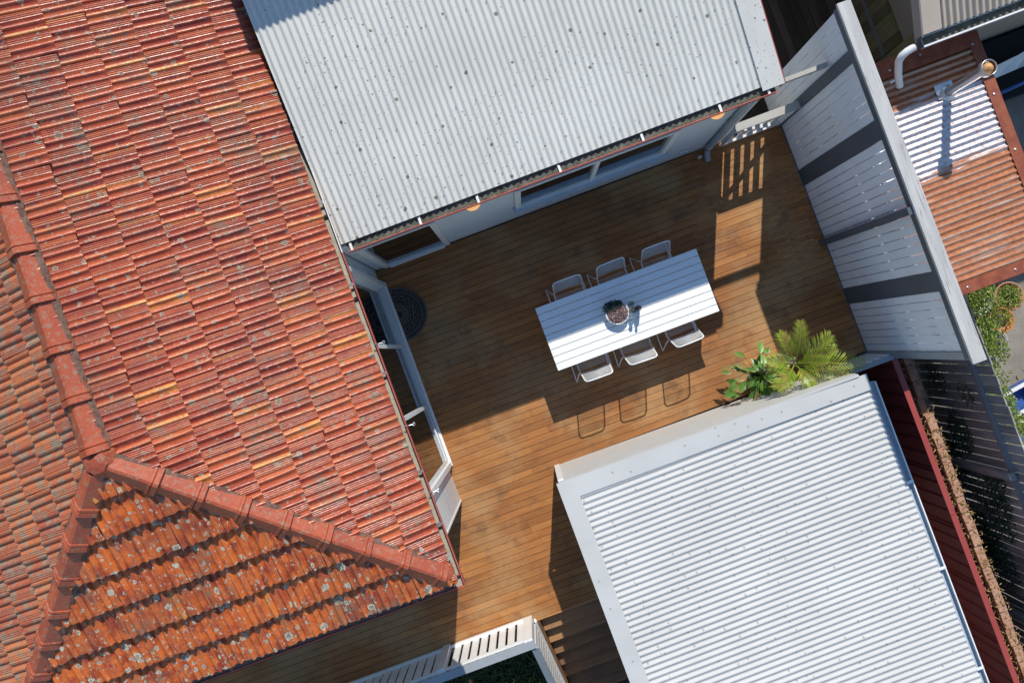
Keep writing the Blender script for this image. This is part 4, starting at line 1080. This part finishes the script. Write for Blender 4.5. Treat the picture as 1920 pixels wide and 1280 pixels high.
# yard east of the rusty shed: plastic sheet and blue hose
m = MB(); N = 8
for i in range(N):
    t = i/(N-1); m.v += [(7.0+t*2.2, 1.30+.10*t, -.9+.04*math.sin(9*t)), (7.05+t*2.2, 1.32+.42*t+.03*math.sin(7*t), -.86+.05*math.sin(5*t))]
for i in range(N-1): m.f.append((2*i, 2*i+2, 2*i+3, 2*i+1))
sh = part('plastic_sheet', m, PVCW); md = sh.modifiers.new('s','SOLIDIFY'); md.thickness = .01; tag(sh, 'pale plastic sheet lying in the dark yard beyond the rusty roof', 'sheet')
m = MB(); m.tube([(6.7,1.05,-.95),(7.4,1.08,-.93),(8.2,1.13,-.94),(9.0,1.2,-.93)], .03, 8); tag(part('blue_pipe', m, BLUEP, smooth=True), 'bright blue pipe in the dark yard beyond the rusty roof', 'pipe')
m = MB(); m.box(6.42, 9.5, 1.0, 1.9, GZ, GZ+.25); tag(part('shaded_ground_block', m, BLACK), 'black stack under the beige roof eave', 'block')  # black block paints the shade on the yard ground

# ------------------------------------------------------------------ neighbour's yard: pots, tubs, shrubs
POTR = [(.001,0),(.6,0),(.65,.05),(.93,.85),(1,.87),(1,1),(.93,1),(.88,.86),(.001,.84)]
def pot(name, lb, cat, x, y, r_, h, mat, plant=None, pm=SHRUB, n=200, flower=False, z0=GZ+.004):
    t = thing(name, lb, cat, (x, y, z0)); m = MB(); m.lathe([(a*r_, b*h) for a, b in POTR], 24); part('pot', m, mat, t, smooth=True, loc=(0,0,0))
    m = MB(); m.lathe([(r_*.87,h*.85),(.001,h*.86)], 16); part('soil', m, SOIL, t, loc=(0,0,0))
    if n: m = MB(); leaves(m, (0,0,h*1.05), n, r_*.85, r_*.85, .10, .025,.06, .7); part('foliage', m, pm, t, kind='stuff', loc=(0,0,0))
    if flower: m = MB(); leaves(m, (.02,-.03,h*1.25), 26, r_*.7, r_*.7, .06, .02,.04, .3, wr=.9); part('flowers', m, PURPLE, t, kind='stuff', loc=(0,0,0))
    return t
pot('flower_pot', 'terracotta pot with leafy plant nearest the rusty roof corner', 'flower pot', 6.98, -1.76, .22, .32, TERRAP, n=420)
pot('flower_pot', 'bright orange terracotta pot between the other two yard pots', 'flower pot', 6.74, -2.05, .19, .34, mat_rough('orange_pot', (.50,.16,.04), (.6,.22,.06), 9, .6), n=150, pm=SHRUBY)
pot('flower_pot', 'pale stone pot with purple flowers beside the screen cap beam', 'flower pot', 6.52, -2.33, .21, .34, mat_rough('pale_pot', (.42,.38,.33), (.52,.47,.42), 12, .9), n=220, flower=True)
pot('metal_tub', 'round grey metal tub half filled with straw in front of the rusty roof', 'tub', 6.50, -1.62, .24, .40, STEEL, n=60, pm=DRY)
for (x, y, lb) in ((6.66, -3.25, 'white rimmed blue planter tub between the yard shrubs'), (6.62, -3.72, 'white rimmed blue planter tub lowest of the two by the shrubs')):
    t = thing('planter_tub', lb, 'planter', (x, y, GZ+.004), 'white rimmed tubs')
    m = MB(); m.box(-.26,.26,-.17,.17,0,.02); m.box(-.26,-.235,-.17,.17,.02,.25); m.box(.235,.26,-.17,.17,.02,.25); m.box(-.235,.235,-.17,-.145,.02,.25); m.box(-.235,.235,.145,.17,.02,.25); part('tub_body', m, BLUEP, t, loc=(0,0,0))
    m = MB(); m.box(-.29,-.235,-.20,.20,.252,.27); m.box(.235,.29,-.20,.20,.252,.27); m.box(-.235,.235,-.20,-.145,.252,.27); m.box(-.235,.235,.145,.20,.252,.27); part('tub_rim', m, PVCW, t, loc=(0,0,0)); t.rotation_euler.z = .15
def shrub(lb, x, y, blobs, mat=SHRUB, z=GZ):
    t = thing('shrub', lb, 'shrub', (x, y, z), 'leafy shrubs beyond the paling fence')
    m = MB(); m.tube([(0,0,0),(.02,.01,.25),(.0,.03,.5)], [.02,.014,.008], 6); m.tube([(.02,.01,.2),(.12,.1,.5)], [.012,.006], 6); m.tube([(.02,.01,.2),(-.1,-.1,.45)], [.012,.006], 6); part('stem', m, GREYV, t, loc=(0,0,0))
    m = MB()
    for dx, dy, dz, r_, n in blobs: leaves(m, (dx,dy,dz), n, r_, r_, r_*.75, .028,.062, .8)
    part('foliage', m, mat, t, kind='stuff', loc=(0,0,0))
shrub('bushy green shrub right below the rusty roof edge', 6.42, -1.55, [(0,0,.6,.28,600),(.25,.15,.35,.22,300),(.1,-.25,.5,.28,550),(.5,.25,.35,.2,260)])
shrub('green shrub between the pots and the screen cap beam', 6.25, -2.1, [(0,0,.55,.28,650),(.1,-.3,.5,.26,520),(-.12,-.2,.6,.25,420)])
shrub('green shrub beside the pale stone pot', 6.18, -2.85, [(0,0,.5,.28,560),(.05,-.3,.45,.24,430),(-.05,.25,.5,.2,300)])
shrub('tall shrub above the corner of the paling fence', 6.15, -3.2, [(0,0,.6,.24,480),(.08,-.25,.6,.22,380)])
shrub('yellow-green shrub spilling over the blue planter tubs', 6.10, -3.6, [(0,0,.65,.24,480),(.28,.05,.4,.18,220),(-.08,-.3,.7,.24,420)], SHRUBY)
shrub('yellow-green shrub below the planter tubs along the fence', 6.15, -4.15, [(0,0,.7,.28,560),(.2,-.1,.6,.28,480),(-.06,-.35,.7,.26,420)], SHRUBY)
shrub('green shrub lowest along the paling fence', 6.0, -4.8, [(0,0,.75,.30,600),(.15,-.3,.7,.3,560),(.35,.1,.5,.3,400)])
for i in range(7):
    x = rnd.uniform(6.75,7.1); y = rnd.uniform(-3.0,-2.7); a = rnd.uniform(0,6.28); m = MB(); d = Vector((math.cos(a),math.sin(a),0))*.05; e = Vector((-math.sin(a),math.cos(a),0))*.014
    p = Vector((x,y,GZ+.02)); m.add([p-d,p+e+Vector((0,0,.012)),p+d,p-e],[(0,1,2),(0,2,3)]); tag(part('fallen_leaf', m, DRY), 'dry yellow fallen leaf on the bare concrete between the shrubs and the pots', 'fallen leaf', 'fallen leaves on the concrete')

# ------------------------------------------------------------------ grass and stick below the balustrade
m = MB()
for i in range(9000):
    x = rnd.uniform(-5.5,-1.3); y = rnd.uniform(-5.9,-3.75); h = rnd.uniform(.08,.26); a = rnd.uniform(0,6.28); w = .006
    d = Vector((math.cos(a), math.sin(a), 0)); s = Vector((-d.y, d.x, 0))*w; p = Vector((x,y,GZ+.004)); q = p + d*h*.3 + Vector((0,0,h*.7)); r2 = p + d*h*.9 + Vector((0,0,h*.8))
    m.add([p-s, p+s, q+s, q-s, r2], [(0,1,2,3),(3,2,4)])
part('grass', m, GRASSM, kind='stuff')
m = MB(); m.tube([(-2.50,-4.35,-.95),(-2.44,-4.2,-.55)], [.03,.022], 8); tag(part('garden_stake', m, STRING), 'short brown timber stake standing in the grass below the balustrade', 'stake')
